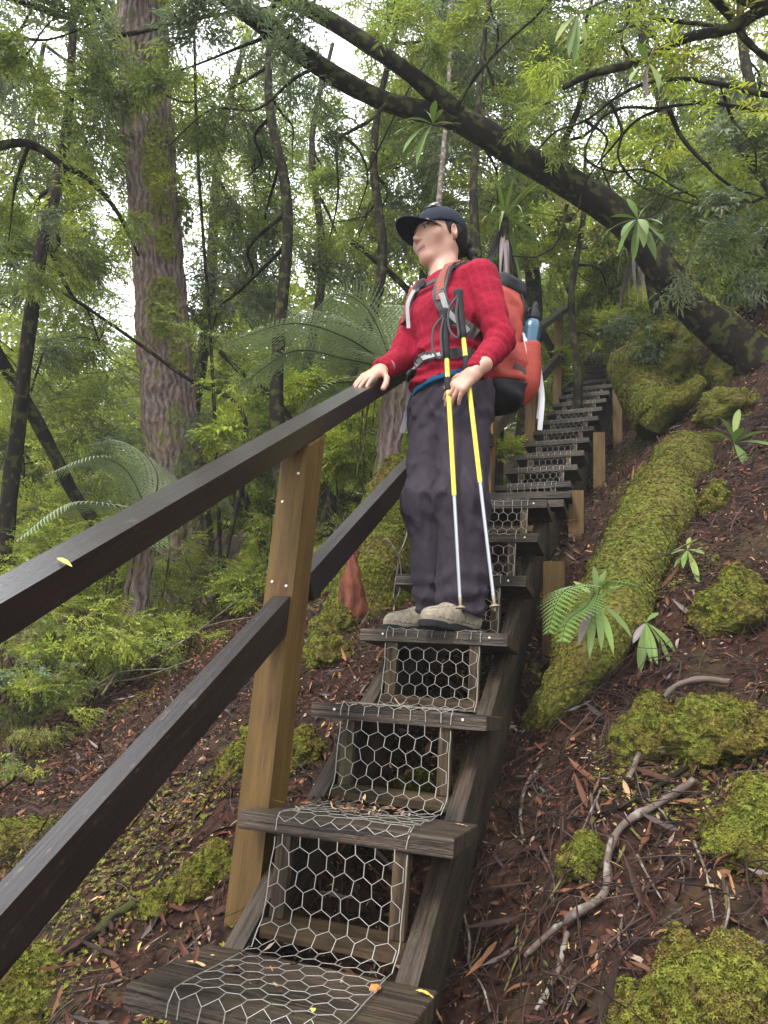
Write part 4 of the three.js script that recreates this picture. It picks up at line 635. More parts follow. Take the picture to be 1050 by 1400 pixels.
rosette('strap-leaved rosette with drooping leaves beside the ground fern', 815, 822, 2.36, [[862, 868, 2.26, 0.024], [838, 890, 2.24, 0.022], [806, 895, 2.22, 0.024], [792, 878, 2.24, 0.026, 1], [772, 862, 2.26, 0.022], [812, 775, 2.4, 0.022], [850, 800, 2.4, 0.02], [785, 795, 2.42, 0.02], [822, 885, 2.22, 0.022], [768, 855, 2.3, 0.02], [828, 780, 2.46, 0.02]], null, 0.38);
rosette('small open rosette with hanging leaves next to the log', 883, 851, 2.4, [[875, 918, 2.3, 0.028], [898, 905, 2.3, 0.022], [917, 912, 2.3, 0.02], [922, 890, 2.34, 0.022], [866, 878, 2.36, 0.022, 1], [900, 838, 2.44, 0.018], [872, 838, 2.46, 0.016], [890, 905, 2.3, 0.018]]);
rosette('little sprig of pale leaves above the open rosette', 940, 752, 2.75, [[918, 757, 2.7, 0.02], [962, 757, 2.7, 0.022], [955, 796, 2.66, 0.022], [934, 775, 2.66, 0.02], [943, 735, 2.8, 0.016], [922, 775, 2.7, 0.014]]);
rosette('plant with long bright leaves bending over the upper log', 1003, 606, 3.3, [[985, 572, 3.3, 0.05], [1015, 585, 3.25, 0.04], [965, 590, 3.2, 0.03], [1030, 652, 3.1, 0.035], [1050, 590, 3.2, 0.035], [1010, 560, 3.5, 0.03], [1060, 610, 3.2, 0.03]]);
rosette('bright tuft of long leaves perched on the leaning limb', 592, 170, 5.3, [[595, 138, 5.2, 0.05], [548, 165, 5.1, 0.045], [552, 205, 5.0, 0.05], [570, 222, 5.0, 0.05], [620, 170, 5.3, 0.04], [580, 150, 5.4, 0.04], [540, 182, 5.1, 0.04], [625, 190, 5.3, 0.03, 1], [605, 150, 5.2, 0.035]], [630, 170, 5.8]);
rosette('broad yellow-green leaf cluster hanging over the stairs', 872, 300, 5.0, [[828, 318, 4.9, 0.05], [846, 345, 4.85, 0.05], [880, 336, 4.8, 0.055], [905, 306, 4.9, 0.045], [858, 272, 5.05, 0.045], [892, 276, 5.1, 0.045], [866, 356, 4.8, 0.045], [836, 296, 4.95, 0.04], [908, 330, 4.85, 0.045], [896, 352, 4.8, 0.05], [884, 318, 4.7, 0.05], [850, 322, 4.75, 0.045]], [940, 262, 4.62]);
rosette('pale long leaves dangling from the top branches', 790, 20, 3.9, [[760, 55, 3.7, 0.03], [778, 75, 3.7, 0.035], [800, 62, 3.8, 0.03], [820, 20, 3.9, 0.03], [765, 10, 3.8, 0.03], [785, 85, 3.7, 0.03]], [850, -30, 4.8]);
rosette('two large leaves hanging from the bare branches', 885, 85, 4.0, [[862, 110, 3.9, 0.06], [900, 120, 3.9, 0.05], [872, 60, 4.0, 0.04], [915, 95, 4.0, 0.04], [885, 130, 3.9, 0.03, 1]], [900, 60, 4.75]);
// grass-leaved plant with a skirt of dead leaves behind the hiker
{ const c = at(690, 300, 7.2), root = V(c.x, G(c.x, c.z), c.z), t = thing('skirted_plant', 'tall plant with a hanging skirt of dead leaves behind the backpack', 'plant', root.toArray()), o = c.clone().sub(root);
  part('trunk', tubeGeo([V(0, 0, 0), o.clone().multiplyScalar(0.5), o], [0.06, 0.05, 0.04], 9, 20, 0.2), M.darkbark, t);
  for (let i = 0; i < 44; i++) { const a = rr(0, 6.28), dead = i < 26, g = blade(rr(0.45, 0.8), rr(0.025, 0.045), 7, dead ? 0.5 : 1.1, 0.35, 0.3); g.rotateX(dead ? rr(0.9, 1.45) : rr(-0.9, 0.3)); g.rotateY(a); g.translate(o.x, o.y - (dead ? rr(0, 0.35) : 0), o.z); part(dead ? 'dead_leaf' : 'leaf', g, dead ? pick(dull) : pick(greens), t); } }
{ const c = at(868, 285, 7.4), root = V(c.x + 0.3, G(c.x + 0.3, c.z), c.z), t = thing('skirted_plant', 'tall plant with grey drooping dead leaves above the leaning trunk', 'plant', root.toArray()), o = c.clone().sub(root);
  part('trunk', tubeGeo([V(0, 0, 0), o.clone().multiplyScalar(0.5), o], [0.06, 0.05, 0.04], 9, 20, 0.2), M.darkbark, t);
  for (let i = 0; i < 36; i++) { const a = rr(0, 6.28), dead = i < 24, g = blade(rr(0.4, 0.7), rr(0.025, 0.045), 7, dead ? 0.5 : 1.1, 0.35, 0.3); g.rotateX(dead ? rr(0.8, 1.4) : rr(-0.9, 0.3)); g.rotateY(a); g.translate(o.x, o.y - (dead ? rr(0, 0.5) : 0), o.z); part(dead ? 'dead_leaf' : 'leaf', g, dead ? pick(dull) : pick(greens), t); } }
// understorey shrubs
function shrub(label, px, py, d, rx, ry, n, tones, kind, size) {
  const c = at(px, py, d), r = V(c.x, G(c.x, c.z) - 0.03, c.z), t = thing('understorey_shrub', label, 'shrub', r.toArray(), 'shrubs of the understorey'), o = c.clone().sub(r); if (o.y < 0.1) o.y = 0.1;
  for (let i = 0; i < 7; i++) limb(t, wander(V(rr(-0.05, 0.05), 0, rr(-0.05, 0.05)), o.clone().add(V(rr(-1, 1) * PX(rx, d), rr(-0.3, 0.9) * PX(ry, d), rr(-1, 1) * PX(rx, d))), 3, 0.08), 0.009, 0.003, M.twig, 'stem', 5);
  crown(t, [[o, PX(rx, d), PX(ry, d), n, tones]], kind, size, 'foliage');
}
const lowN = 'low leafy shrub ';
shrub(lowN + 'filling the hollow under the lowest rail stretch', 60, 860, 5.2, 110, 70, 520, L2, 'fine', 0.62); shrub(lowN + 'with bright leaves in front of the big trunk', 170, 800, 6.0, 80, 70, 460, L1, 'fine', 0.7); shrub(lowN + 'just uphill of the brush pile', 230, 880, 5.6, 70, 40, 300, L2, 'fine', 0.6); shrub(lowN + 'at the edge of the brush pile', 60, 930, 4.6, 90, 36, 300, L3, 'broad', 0.5); shrub(lowN + 'at the foot of the big trunk', 300, 820, 6.2, 60, 60, 320, L2, 'broad', 0.7); shrub(lowN + 'behind the first handrail post', 385, 760, 5.8, 60, 60, 420, L2, 'broad', 0.62); shrub(lowN + 'seen under the top rail by the first post', 350, 830, 5.4, 45, 40, 240, L1, 'fine', 0.6); shrub(lowN + 'above the mossy stump', 500, 640, 5.2, 60, 50, 380, L2, 'broad', 0.6); shrub(lowN + 'beyond the slanting dark stem', 20, 740, 6.6, 90, 70, 420, L1, 'fine', 0.8); shrub(lowN + 'under the upper handrail', 690, 640, 6.2, 40, 40, 260, L1, 'broad', 0.5); shrub(lowN + 'behind the upper handrail posts', 745, 520, 8.2, 45, 45, 340, L1, 'broad', 0.7); shrub(lowN + 'beside the top landing', 870, 455, 8.2, 50, 30, 320, L2, 'fine', 0.8); shrub(lowN + 'beside the low tree fern', 130, 720, 6.6, 70, 50, 360, L3, 'fine', 0.7); shrub(lowN + 'on the lower slope beside the mossy ridge', 20, 1060, 4.2, 60, 40, 160, L3, 'fine', 0.45); shrub(lowN + 'below the fern fronds and rail', 440, 560, 6.4, 60, 50, 380, L1, 'broad', 0.7);
shrub(lowN + 'spreading above the lower rail end', 20, 800, 6.0, 100, 60, 520, L1, 'fine', 0.66); shrub(lowN + 'between brush pile and the big trunk roots', 140, 870, 5.0, 90, 45, 420, L1, 'fine', 0.55); shrub(lowN + 'with tiny bright leaves under the top rail', 90, 780, 5.6, 80, 50, 420, L1, 'fine', 0.6); shrub(lowN + 'in front of the tree roots', 250, 910, 4.9, 70, 30, 240, L2, 'fine', 0.5); shrub(lowN + 'half covering the brush pile', 30, 970, 4.4, 80, 30, 240, L2, 'fine', 0.42); shrub(lowN + 'crowding the base of the big trunk', 200, 760, 6.4, 60, 50, 360, L1, 'fine', 0.66); shrub(lowN + 'behind the mossy stump', 450, 760, 5.0, 50, 60, 380, L2, 'fine', 0.55); shrub(lowN + 'glowing beyond the hiker and post', 470, 590, 7.4, 60, 60, 420, L1, 'fine', 0.8); shrub(lowN + 'below the slanting dark stem', 40, 640, 7.6, 80, 60, 480, L1, 'fine', 0.85); shrub(lowN + 'between the two tree ferns', 290, 640, 7.8, 60, 80, 460, L1, 'fine', 0.85);
// the wood beyond, one mass
{
  const n = 16000, lists = SPRAYS.broad.map(() => []), cols = SPRAYS.broad.map(() => []);
  for (let i = 0; i < n; i++) { const az = rr(-1.25, 0.75), d = rr(17, 30), x = 0.85 + Math.sin(az) * d, z = 1.2 - Math.cos(az) * d, gy = G(x, z), k = Math.floor(rnd() * 2), cl = fbm(x * 0.35 + 50, z * 0.35 + 50, 3, 3), top = 2 + cl * 9.5; const y = gy + rr(-0.5, top); lists[k].push(MM(V(x, y, z), new THREE.Quaternion().setFromEuler(new THREE.Euler(rr(-0.6, 0.9), rr(0, 6.28), rr(-0.5, 0.5))), rr(3, 5.2))); cols[k].push(toneColor(pick(['mid', 'lime', 'olive', 'mid', 'grey']), 0.35)); }
  const g = new THREE.Group(); g.name = 'distant_wood'; scene.add(g); tag(g, 'dense pale green wood on the slopes beyond', 'wood', null, 'stuff'); lists.forEach((l, k) => instanced('foliage', SPRAYS.broad[k], M.leaf, l, g, cols[k]));
}

// ---------------------------------------------------------------- the hiker
reseed(4242);
function nets(sdf, lo, hi, h) {                      // a closed surface where sdf = 0 (surface nets)
  const n = [0, 1, 2].map(i => Math.ceil((hi[i] - lo[i]) / h) + 1), N = n[0] * n[1] * n[2], f = new Float32Array(N), at3 = (i, j, k) => i + n[0] * (j + n[1] * k);
  for (let k = 0; k < n[2]; k++) for (let j = 0; j < n[1]; j++) for (let i = 0; i < n[0]; i++) f[at3(i, j, k)] = sdf(lo[0] + i * h, lo[1] + j * h, lo[2] + k * h);
  const id = new Int32Array(N).fill(-1), pos = [], idx = [];
  for (let k = 0; k < n[2] - 1; k++) for (let j = 0; j < n[1] - 1; j++) for (let i = 0; i < n[0] - 1; i++) {
    let m = 0, cx = 0, cy = 0, cz = 0; const v = []; for (let c = 0; c < 8; c++) v.push(f[at3(i + (c & 1), j + (c >> 1 & 1), k + (c >> 2))]);
    if (v.every(x => x > 0) || v.every(x => x <= 0)) continue;
    for (let a = 0; a < 8; a++) for (const b of [a | 1, a | 2, a | 4]) if (b !== a && (v[a] > 0) !== (v[b] > 0)) { const t = v[a] / (v[a] - v[b]); cx += (a & 1) + ((b & 1) - (a & 1)) * t; cy += (a >> 1 & 1) + ((b >> 1 & 1) - (a >> 1 & 1)) * t; cz += (a >> 2) + ((b >> 2) - (a >> 2)) * t; m++; }
    id[at3(i, j, k)] = pos.length / 3; pos.push(lo[0] + (i + cx / m) * h, lo[1] + (j + cy / m) * h, lo[2] + (k + cz / m) * h);
  }
  const quad = (a, b, c, d, flip) => { if (a < 0 || b < 0 || c < 0 || d < 0) return; flip ? idx.push(a, c, b, a, d, c) : idx.push(a, b, c, a, c, d); };
  for (let k = 1; k < n[2] - 1; k++) for (let j = 1; j < n[1] - 1; j++) for (let i = 1; i < n[0] - 1; i++) {
    const a = f[at3(i, j, k)];
    if ((a > 0) !== (f[at3(i + 1, j, k)] > 0)) quad(id[at3(i, j - 1, k - 1)], id[at3(i, j, k - 1)], id[at3(i, j, k)], id[at3(i, j - 1, k)], a > 0);
    if ((a > 0) !== (f[at3(i, j + 1, k)] > 0)) quad(id[at3(i - 1, j, k - 1)], id[at3(i - 1, j, k)], id[at3(i, j, k)], id[at3(i, j, k - 1)], a > 0);
    if ((a > 0) !== (f[at3(i, j, k + 1)] > 0)) quad(id[at3(i - 1, j - 1, k)], id[at3(i, j - 1, k)], id[at3(i, j, k)], id[at3(i - 1, j, k)], a > 0);
  }
  const g = new THREE.BufferGeometry(); g.setAttribute('position', new THREE.Float32BufferAttribute(pos, 3)); g.setIndex(idx); g.computeVertexNormals(); return g;
}
const cone = (p, a, b, ra, rb) => { const bx = b[0] - a[0], by = b[1] - a[1], bz = b[2] - a[2], px = p[0] - a[0], py = p[1] - a[1], pz = p[2] - a[2], t = clamp((px * bx + py * by + pz * bz) / (bx * bx + by * by + bz * bz + 1e-9)); return Math.hypot(px - bx * t, py - by * t, pz - bz * t) - mixn(ra, rb, t); };
const smin = (a, b, k) => { const h = Math.max(k - Math.abs(a - b), 0) / k; return Math.min(a, b) - h * h * k * 0.25; };
const norm3 = a => { const l = Math.hypot(...a); return a.map(x => x / l); }, cross3 = (a, b) => [a[1] * b[2] - a[2] * b[1], a[2] * b[0] - a[0] * b[2], a[0] * b[1] - a[1] * b[0]], dot3 = (a, b) => a[0] * b[0] + a[1] * b[1] + a[2] * b[2], sub3 = (a, b) => [a[0] - b[0], a[1] - b[1], a[2] - b[2]], mad = (o, ...kv) => kv.reduce((s, [k, v]) => [s[0] + k * v[0], s[1] + k * v[1], s[2] + k * v[2]], o);
const ell = (p, c, A, r) => { const d = sub3(p, c), q = Math.hypot(dot3(d, A[0]) / r[0], dot3(d, A[1]) / r[1], dot3(d, A[2]) / r[2]); return (q - 1) * Math.min(...r); };
const frame = F => { F = norm3(F); const L = norm3(cross3([0, 1, 0], F)); return [L, cross3(F, L), F]; };   // left, up, forward
const JT = { pelvis: [0.235, 1.61, -1.14], waist: [0.225, 1.80, -1.14], chest: [0.212, 1.99, -1.125], neck: [0.182, 2.15, -1.135], hipR: [0.165, 1.59, -1.165], hipL: [0.305, 1.59, -1.10], kneeR: [0.178, 1.24, -1.13], kneeL: [0.318, 1.22, -1.055], ankR: [0.212, 0.86, -1.185], ankL: [0.325, 0.86, -1.10], shR: [0.078, 2.085, -1.195], shL: [0.352, 2.085, -1.045], elR: [0.032, 1.82, -1.135], elL: [0.437, 1.80, -1.03], wrR: [0.022, 1.682, -0.95], wrL: [0.378, 1.622, -0.91] };
const BT = frame([-0.57, 0, 0.82]), HP = frame([-0.5, 0, 0.86]);            // chest and hip bearings
const feet = [0.25, 0.762, -1.13], off = g => g.translate(-feet[0], -feet[1], -feet[2]);
const hiker = thing('person', 'hiker in crimson top and dark trousers standing on the stairs, one hand on the rail', 'person', feet);
const HC = [0.150, 2.366, -1.150], HF = frame([-0.64, -0.15, 0.75]), HS = 1.09;
const hp = (l, u, f) => mad(HC, [l * HS, HF[0]], [u * HS, HF[1]], [f * HS, HF[2]]);
// --- head
function headSdf(p) {
  const r = x => x.map(v => v * HS);
  let d = ell(p, hp(0, 0.03, -0.015), HF, r([0.073, 0.09, 0.094]));
  d = smin(d, ell(p, hp(0, -0.035, 0.03), HF, r([0.058, 0.078, 0.066])), 0.03 * HS);
  d = smin(d, cone(p, hp(0, -0.095, 0.068), hp(0, -0.085, 0.055), 0.02, 0.034), 0.03);                     // chin
  for (const s of [-1, 1]) { d = smin(d, cone(p, hp(s * 0.045, -0.05, -0.005), hp(s * 0.018, -0.1, 0.058), 0.022, 0.018), 0.025); d = smin(d, ell(p, hp(s * 0.04, -0.025, 0.06), HF, r([0.03, 0.024, 0.02])), 0.04); }   // jaw, cheeks
  d = smin(d, cone(p, hp(0, 0.012, 0.082), hp(0, -0.03, 0.108), 0.009, 0.0115), 0.012); for (const s of [-1, 1]) d = smin(d, ell(p, hp(s * 0.011, -0.036, 0.098), HF, [0.009, 0.008, 0.01]), 0.008);   // nose
  d = smin(d, cone(p, hp(-0.034, 0.026, 0.078), hp(0.034, 0.026, 0.078), 0.011, 0.011), 0.015);             // brow
  for (const s of [-1, 1]) d = Math.max(d, -(ell(p, hp(s * 0.032, 0.006, 0.095), HF, [0.017, 0.011, 0.014])) * 0.8 - 0.001);
  d = smin(d, cone(p, hp(-0.02, -0.064, 0.083), hp(0.02, -0.064, 0.083), 0.0065, 0.0065), 0.006); d = smin(d, cone(p, hp(-0.017, -0.076, 0.082), hp(0.017, -0.076, 0.082), 0.0075, 0.0075), 0.006);   // lips
  d = Math.max(d, -cone(p, hp(-0.017, -0.0695, 0.093), hp(0.017, -0.0695, 0.093), 0.0032, 0.0032));          // parted mouth
  for (const s of [-1, 1]) { let e = ell(p, hp(s * 0.076, -0.012, -0.012), [norm3(mad(HF[0], [-0.5 * s, HF[2]])), HF[1], HF[2]], [0.012, 0.032, 0.019]); e = Math.max(e, -ell(p, hp(s * 0.086, -0.01, -0.006), HF, [0.007, 0.02, 0.011])); d = smin(d, e, 0.008); }
  d = smin(d, cone(p, hp(0, -0.06, -0.02), mad(JT.neck, [-0.02, [0, 1, 0]]), 0.052, 0.058), 0.025); return d;
}
// --- hands
function handSdf(wr, dir, palm, thumbSide, curl, fan) {
  const D = norm3(dir), Nn = norm3(mad(palm, [-dot3(palm, D), D])), S = norm3(cross3(D, Nn)).map(x => x * thumbSide), C = [], P = (a, b, c) => mad(wr, [a, D], [b, S], [c, Nn]);
  C.push([P(-0.04, 0, 0), P(0.01, 0, 0), 0.027, 0.024]); for (const b of [-0.026, -0.009, 0.009, 0.026]) C.push([P(0.012, b * 0.6, 0), P(0.082 - Math.abs(b - 0.006) * 0.25, b, 0.002), 0.0145, 0.0115]);
  const fing = [[0.027, 0.074, 0.068], [0.009, 0.083, 0.075], [-0.009, 0.079, 0.07], [-0.026, 0.07, 0.055]], F = [];
  fing.forEach(([b, a, len], i) => { let p = P(a, b, 0.002), an = 0.12; const fn = (fan * b) / 0.026; for (let k = 0; k < 3; k++) { an += curl[k] * (1 + i * 0.06); const l = len * [0.45, 0.31, 0.24][k], dv = norm3(mad([0, 0, 0], [Math.cos(an), D], [Math.sin(an), Nn], [fn, S])), q = mad(p, [l, dv]); F.push([p, q, 0.0092 - k * 0.0011, 0.0083 - k * 0.0011]); p = q; } });
  let p = P(0.022, 0.03, 0.006); for (const [l, a, b, c] of [[0.036, 0.62, 0.72, 0.25], [0.032, 0.86, 0.42, 0.3], [0.026, 0.95, 0.15, 0.3]]) { const dv = norm3(mad([0, 0, 0], [a, D], [b, S], [c * 1.3, Nn])), q = mad(p, [l, dv]); F.push([p, q, 0.0112, 0.0092]); p = q; }
  C.push([P(0.012, 0.012, 0.004), P(0.03, 0.032, 0.007), 0.017, 0.0125]);
  return q => { let d = 1; for (const c of C) d = smin(d, cone(q, ...c), 0.014); let e = 1; for (const c of F) e = Math.min(e, cone(q, ...c)); return smin(d, e, 0.007); };
}
const railUp = norm3([0, 0.805, 0.593]);
const hR = handSdf(JT.wrR, [-0.075, -0.135, 0.145], mad([0, 0, 0], [-1, railUp]), 1, [0.06, 0.16, 0.12], 0.13), hL = handSdf(JT.wrL, [-0.70, -0.66, 0.10], [0.15, -0.25, -0.95], -1, [0.22, 0.34, 0.22], 0.1);
// --- the body: one surface of skin, slimmer than the clothes where they cover it
const limbs = [['shR', 'elR', 0.042, 0.034], ['elR', 'wrR', 0.033, 0.025], ['shL', 'elL', 0.042, 0.034], ['elL', 'wrL', 0.033, 0.025], ['hipR', 'kneeR', 0.07, 0.05], ['kneeR', 'ankR', 0.05, 0.034], ['hipL', 'kneeL', 0.07, 0.05], ['kneeL', 'ankL', 0.05, 0.034]];
function bodySdf(x, y, z) { const p = [x, y, z]; let d = smin(ell(p, JT.chest, BT, [0.125, 0.16, 0.085]), ell(p, JT.waist, BT, [0.105, 0.15, 0.08]), 0.06); d = smin(d, ell(p, JT.pelvis, HP, [0.125, 0.11, 0.09]), 0.06); d = smin(d, cone(p, JT.shR, JT.shL, 0.045, 0.045), 0.06); d = smin(d, cone(p, JT.neck, JT.chest, 0.05, 0.08), 0.05); for (const [a, b, r, q] of limbs) d = smin(d, cone(p, JT[a], JT[b], r, q), 0.02); return d; }
M.skin = phys({ color: lin(1, 1, 1), vertexColors: true, roughness: 0.5, sheen: 0.2, sheenColor: lin(0.6, 0.3, 0.25) });
{
  const parts = [], paint = g => { const p = g.attributes.position, c = new Float32Array(p.count * 3); for (let i = 0; i < p.count; i++) { const q = [p.getX(i), p.getY(i), p.getZ(i)], w = sub3(q, HC), l = dot3(w, HF[0]) / HS, u = dot3(w, HF[1]) / HS, f = dot3(w, HF[2]) / HS, m = 0.97 + 0.06 * noise3(q[0] * 140, q[1] * 140, q[2] * 140); let k = [0.36 * m, 0.195 * m, 0.135 * m]; if (f > 0.079 && Math.abs(l) < 0.0235 && u < -0.060 && u > -0.0815) k = Math.abs(u + 0.0695) < 0.0035 ? [0.10, 0.035, 0.03] : [0.29, 0.105, 0.085]; if (f > 0.06 && u > 0.0105 && u < 0.016 && Math.abs(Math.abs(l) - 0.032) < 0.016) k = [0.05, 0.03, 0.022]; if (f > 0.07 && u > 0.021 && u < 0.03 && Math.abs(Math.abs(l) - 0.03) < 0.02) k = [0.08, 0.045, 0.03]; c.set(k, i * 3); } g.setAttribute('color', new THREE.BufferAttribute(c, 3)); return g; };
  parts.push(paint(nets((x, y, z) => Math.max(headSdf([x, y, z]), 2.12 - y), [HC[0] - 0.14, 2.1, HC[2] - 0.15], [HC[0] + 0.14, 2.52, HC[2] + 0.15], 0.0036)));
  for (const [h, w, t] of [[hR, JT.wrR, [-0.08, -0.13, 0.14]], [hL, JT.wrL, [-0.14, -0.13, 0]]]) { const c = mad(w, [0.5, t]); parts.push(paint(nets((x, y, z) => h([x, y, z]), [c[0] - 0.14, c[1] - 0.13, c[2] - 0.14], [c[0] + 0.14, c[1] + 0.13, c[2] + 0.14], 0.0031))); }
  parts.push(paint(nets(bodySdf, [-0.06, 0.8, -1.36], [0.54, 2.2, -0.88], 0.012)));
  part('body', off(merge(parts)), M.skin, hiker);
  const white = std({ color: lin(0.34, 0.31, 0.30), roughness: 0.3 }), iris = std({ color: lin(0.05, 0.03, 0.02), roughness: 0.2 });
  for (const s of [-1, 1]) { const c = hp(s * 0.032, 0.003, 0.079), g = new THREE.SphereGeometry(0.0115, 16, 12); g.translate(...c); const e = part('eye', off(g), white, hiker); const i = new THREE.SphereGeometry(0.0068, 12, 8); i.translate(...mad(c, [0.0066, HF[2]], [-0.001, HF[1]])); part('iris', off(i), iris, e); }
}
// --- hair and cap
M.hair = std({ color: lin(0.012, 0.008, 0.0075), roughness: 0.42 });
{
  const braid = [hp(0.02, 0.0, -0.105), hp(0.03, -0.05, -0.125), hp(0.04, -0.09, -0.125), hp(0.05, -0.125, -0.13), hp(0.055, -0.155, -0.14)];
  const hair = nets((x, y, z) => { const p = [x, y, z]; let d = ell(p, hp(0, 0.026, -0.022), HF, [0.079 * HS, 0.092 * HS, 0.095 * HS]); d = Math.max(d, dot3(sub3(p, hp(0, 0, 0.012)), norm3(mad(HF[2], [-0.5, HF[1]])))); d = smin(d, cone(p, hp(0, -0.03, -0.085), hp(0.02, -0.02, -0.1), 0.03, 0.03), 0.03); braid.forEach((b, i) => { d = smin(d, Math.hypot(...sub3(p, b)) - [0.026, 0.024, 0.021, 0.019, 0.013][i], 0.012); }); return d + (noise3(x * 160, y * 25, z * 160) - 0.5) * 0.004; }, [HC[0] - 0.14, 2.18, HC[2] - 0.2], [HC[0] + 0.22, 2.52, HC[2] + 0.14], 0.0045);
  part('hair', off(hair), M.hair, hiker);
  const texCap = tex(128, 128, (u, v) => { const k = 0.7 + 0.6 * noise3(u * 64, v * 64, 1, 64, 64); return [0.008 * k, 0.011 * k, 0.019 * k]; });
  M.cap = std({ map: texCap, roughness: 0.75 });
  const tiltF = norm3(mad(HF[2], [0.02, HF[1]])), tiltU = norm3(cross3(tiltF, HF[0])), A = [HF[0], tiltU, tiltF], cc = hp(0, 0.035, -0.012);
  const dome = nets((x, y, z) => { const p = [x, y, z], d = ell(p, cc, A, [0.084 * HS, 0.084 * HS, 0.104 * HS]), back = dot3(sub3(p, cc), A[2]); const cut = -dot3(sub3(p, mad(cc, [back < 0 ? -0.012 + back * 0.18 : -0.012, A[1]])), A[1]); return Math.max(d, cut) + Math.abs(Math.sin(Math.atan2(dot3(sub3(p, cc), A[0]), back) * 3)) * -0.0008; }, [HC[0] - 0.15, 2.3, HC[2] - 0.15], [HC[0] + 0.15, 2.56, HC[2] + 0.15], 0.005);
  const cap = part('cap', off(dome), M.cap, hiker);
  const bp = [], bi = [], n = 20, m = 8;                             // the curved brim
  for (let s = 0; s < 2; s++) for (let i = 0; i <= n; i++) for (let j = 0; j <= m; j++) { const a = (i / n - 0.5) * 2.35, e = j / m, inner = [Math.sin(a) * 0.085, Math.cos(a) * 0.1], ext = 0.095 * Math.pow(Math.cos(a / 1.22 * 1.25), 0.45 + 0.2), l = inner[0] * (1 + e * 0.06), f = inner[1] + e * (Number.isFinite(ext) ? ext : 0), u = -0.006 - e * 0.008 - Math.pow(Math.abs(l) / 0.085, 2) * 0.026 - s * 0.0035; bp.push(...mad(cc, [l * HS, A[0]], [u * HS, A[1]], [f * HS, A[2]])); }
  const K = (n + 1) * (m + 1); for (let s = 0; s < 2; s++) for (let i = 0; i < n; i++) for (let j = 0; j < m; j++) { const a = s * K + i * (m + 1) + j, b = a + m + 1; s ? bi.push(a, a + 1, b, a + 1, b + 1, b) : bi.push(a, b, a + 1, a + 1, b, b + 1); } for (let i = 0; i < n; i++) { const a = i * (m + 1) + m, b = a + m + 1; bi.push(a, b, a + K, b, b + K, a + K); }
  const bg = new THREE.BufferGeometry(); bg.setAttribute('position', new THREE.Float32BufferAttribute(bp, 3)); bg.setIndex(bi); bg.computeVertexNormals(); part('brim', off(bg), M.cap, cap);
  // sunglasses pushed up on the cap
  const sg = thing('sunglasses', 'dark sunglasses pushed up on the navy cap', 'sunglasses', mad(cc, [0.08, A[1]], [0.06, A[2]])), o = sg.position.toArray(), lensM = phys({ color: lin(0.02, 0.015, 0.015), roughness: 0.08, clearcoat: 1 }), frM = std({ color: lin(0.06, 0.035, 0.025), roughness: 0.3 });
  const onCap = (l, f, lift) => { const x = l / 0.0865, y = f / 0.107, u = 0.0865 * Math.sqrt(Math.max(0.02, 1 - x * x - y * y)); return sub3(mad(cc, [l, A[0]], [u + lift, A[1]], [f, A[2]]), o); };
  for (const s of [-1, 1]) { const g = new THREE.SphereGeometry(0.028, 20, 12, 0, 6.283, 0, 1.1); g.scale(1, 0.6, 0.8); const c = onCap(s * 0.034, 0.058, 0.004), nn = norm3(mad([0, 0, 0], [0.8, A[1]], [0.55, A[2]], [s * 0.25, A[0]])); g.applyQuaternion(new THREE.Quaternion().setFromUnitVectors(V(0, 1, 0), V(...nn))); g.translate(...c); part('lens', g, lensM, sg); part('temple', tubeGeo([V(...onCap(s * 0.058, 0.05, 0.006)), V(...onCap(s * 0.075, 0.015, 0.006)), V(...onCap(s * 0.076, -0.03, 0.004))], 0.003, 6, 14), frM, sg); }
  part('bridge', tubeGeo([V(...onCap(-0.05, 0.062, 0.012)), V(...onCap(0, 0.072, 0.016)), V(...onCap(0.05, 0.062, 0.012))], 0.0035, 6, 14), frM, sg);
}
// --- crimson top
const crease = (x, y, z, f) => { const a = fbm(x * f + 13, y * f * 0.7 + x * f * 0.5, z * f + 3, 3); return 1 - Math.min(1, Math.abs(a - 0.5) * 9); };   // thin ridges where cloth gathers
const fold = (x, y, z, s) => (fbm(x * 9 * s + 3, y * 16 * s, z * 9 * s + 5, 3) - 0.5);
function sleeve(p, sh, el, wr, k) { let d = smin(cone(p, JT[sh], JT[el], 0.062, 0.05), cone(p, JT[el], JT[wr], 0.049, 0.036), 0.02); const dir = norm3(sub3(JT[wr], JT[el])); d = Math.max(d, dot3(sub3(p, mad(JT[wr], [0.004, dir])), dir)); const e = Math.hypot(...sub3(p, JT[el])), t = clamp(dot3(sub3(p, JT[el]), dir) / 0.24); return d + Math.sin((dot3(p, dir) * 150) + 4 * noise3(p[0] * 20, p[1] * 20, p[2] * 20)) * 0.0048 * (smooth(0.13, 0.03, e) + smooth(0.35, 0.9, t) * 0.8) + fold(...p, 1.2) * 0.01 - 0.004 * crease(...p, 13); }
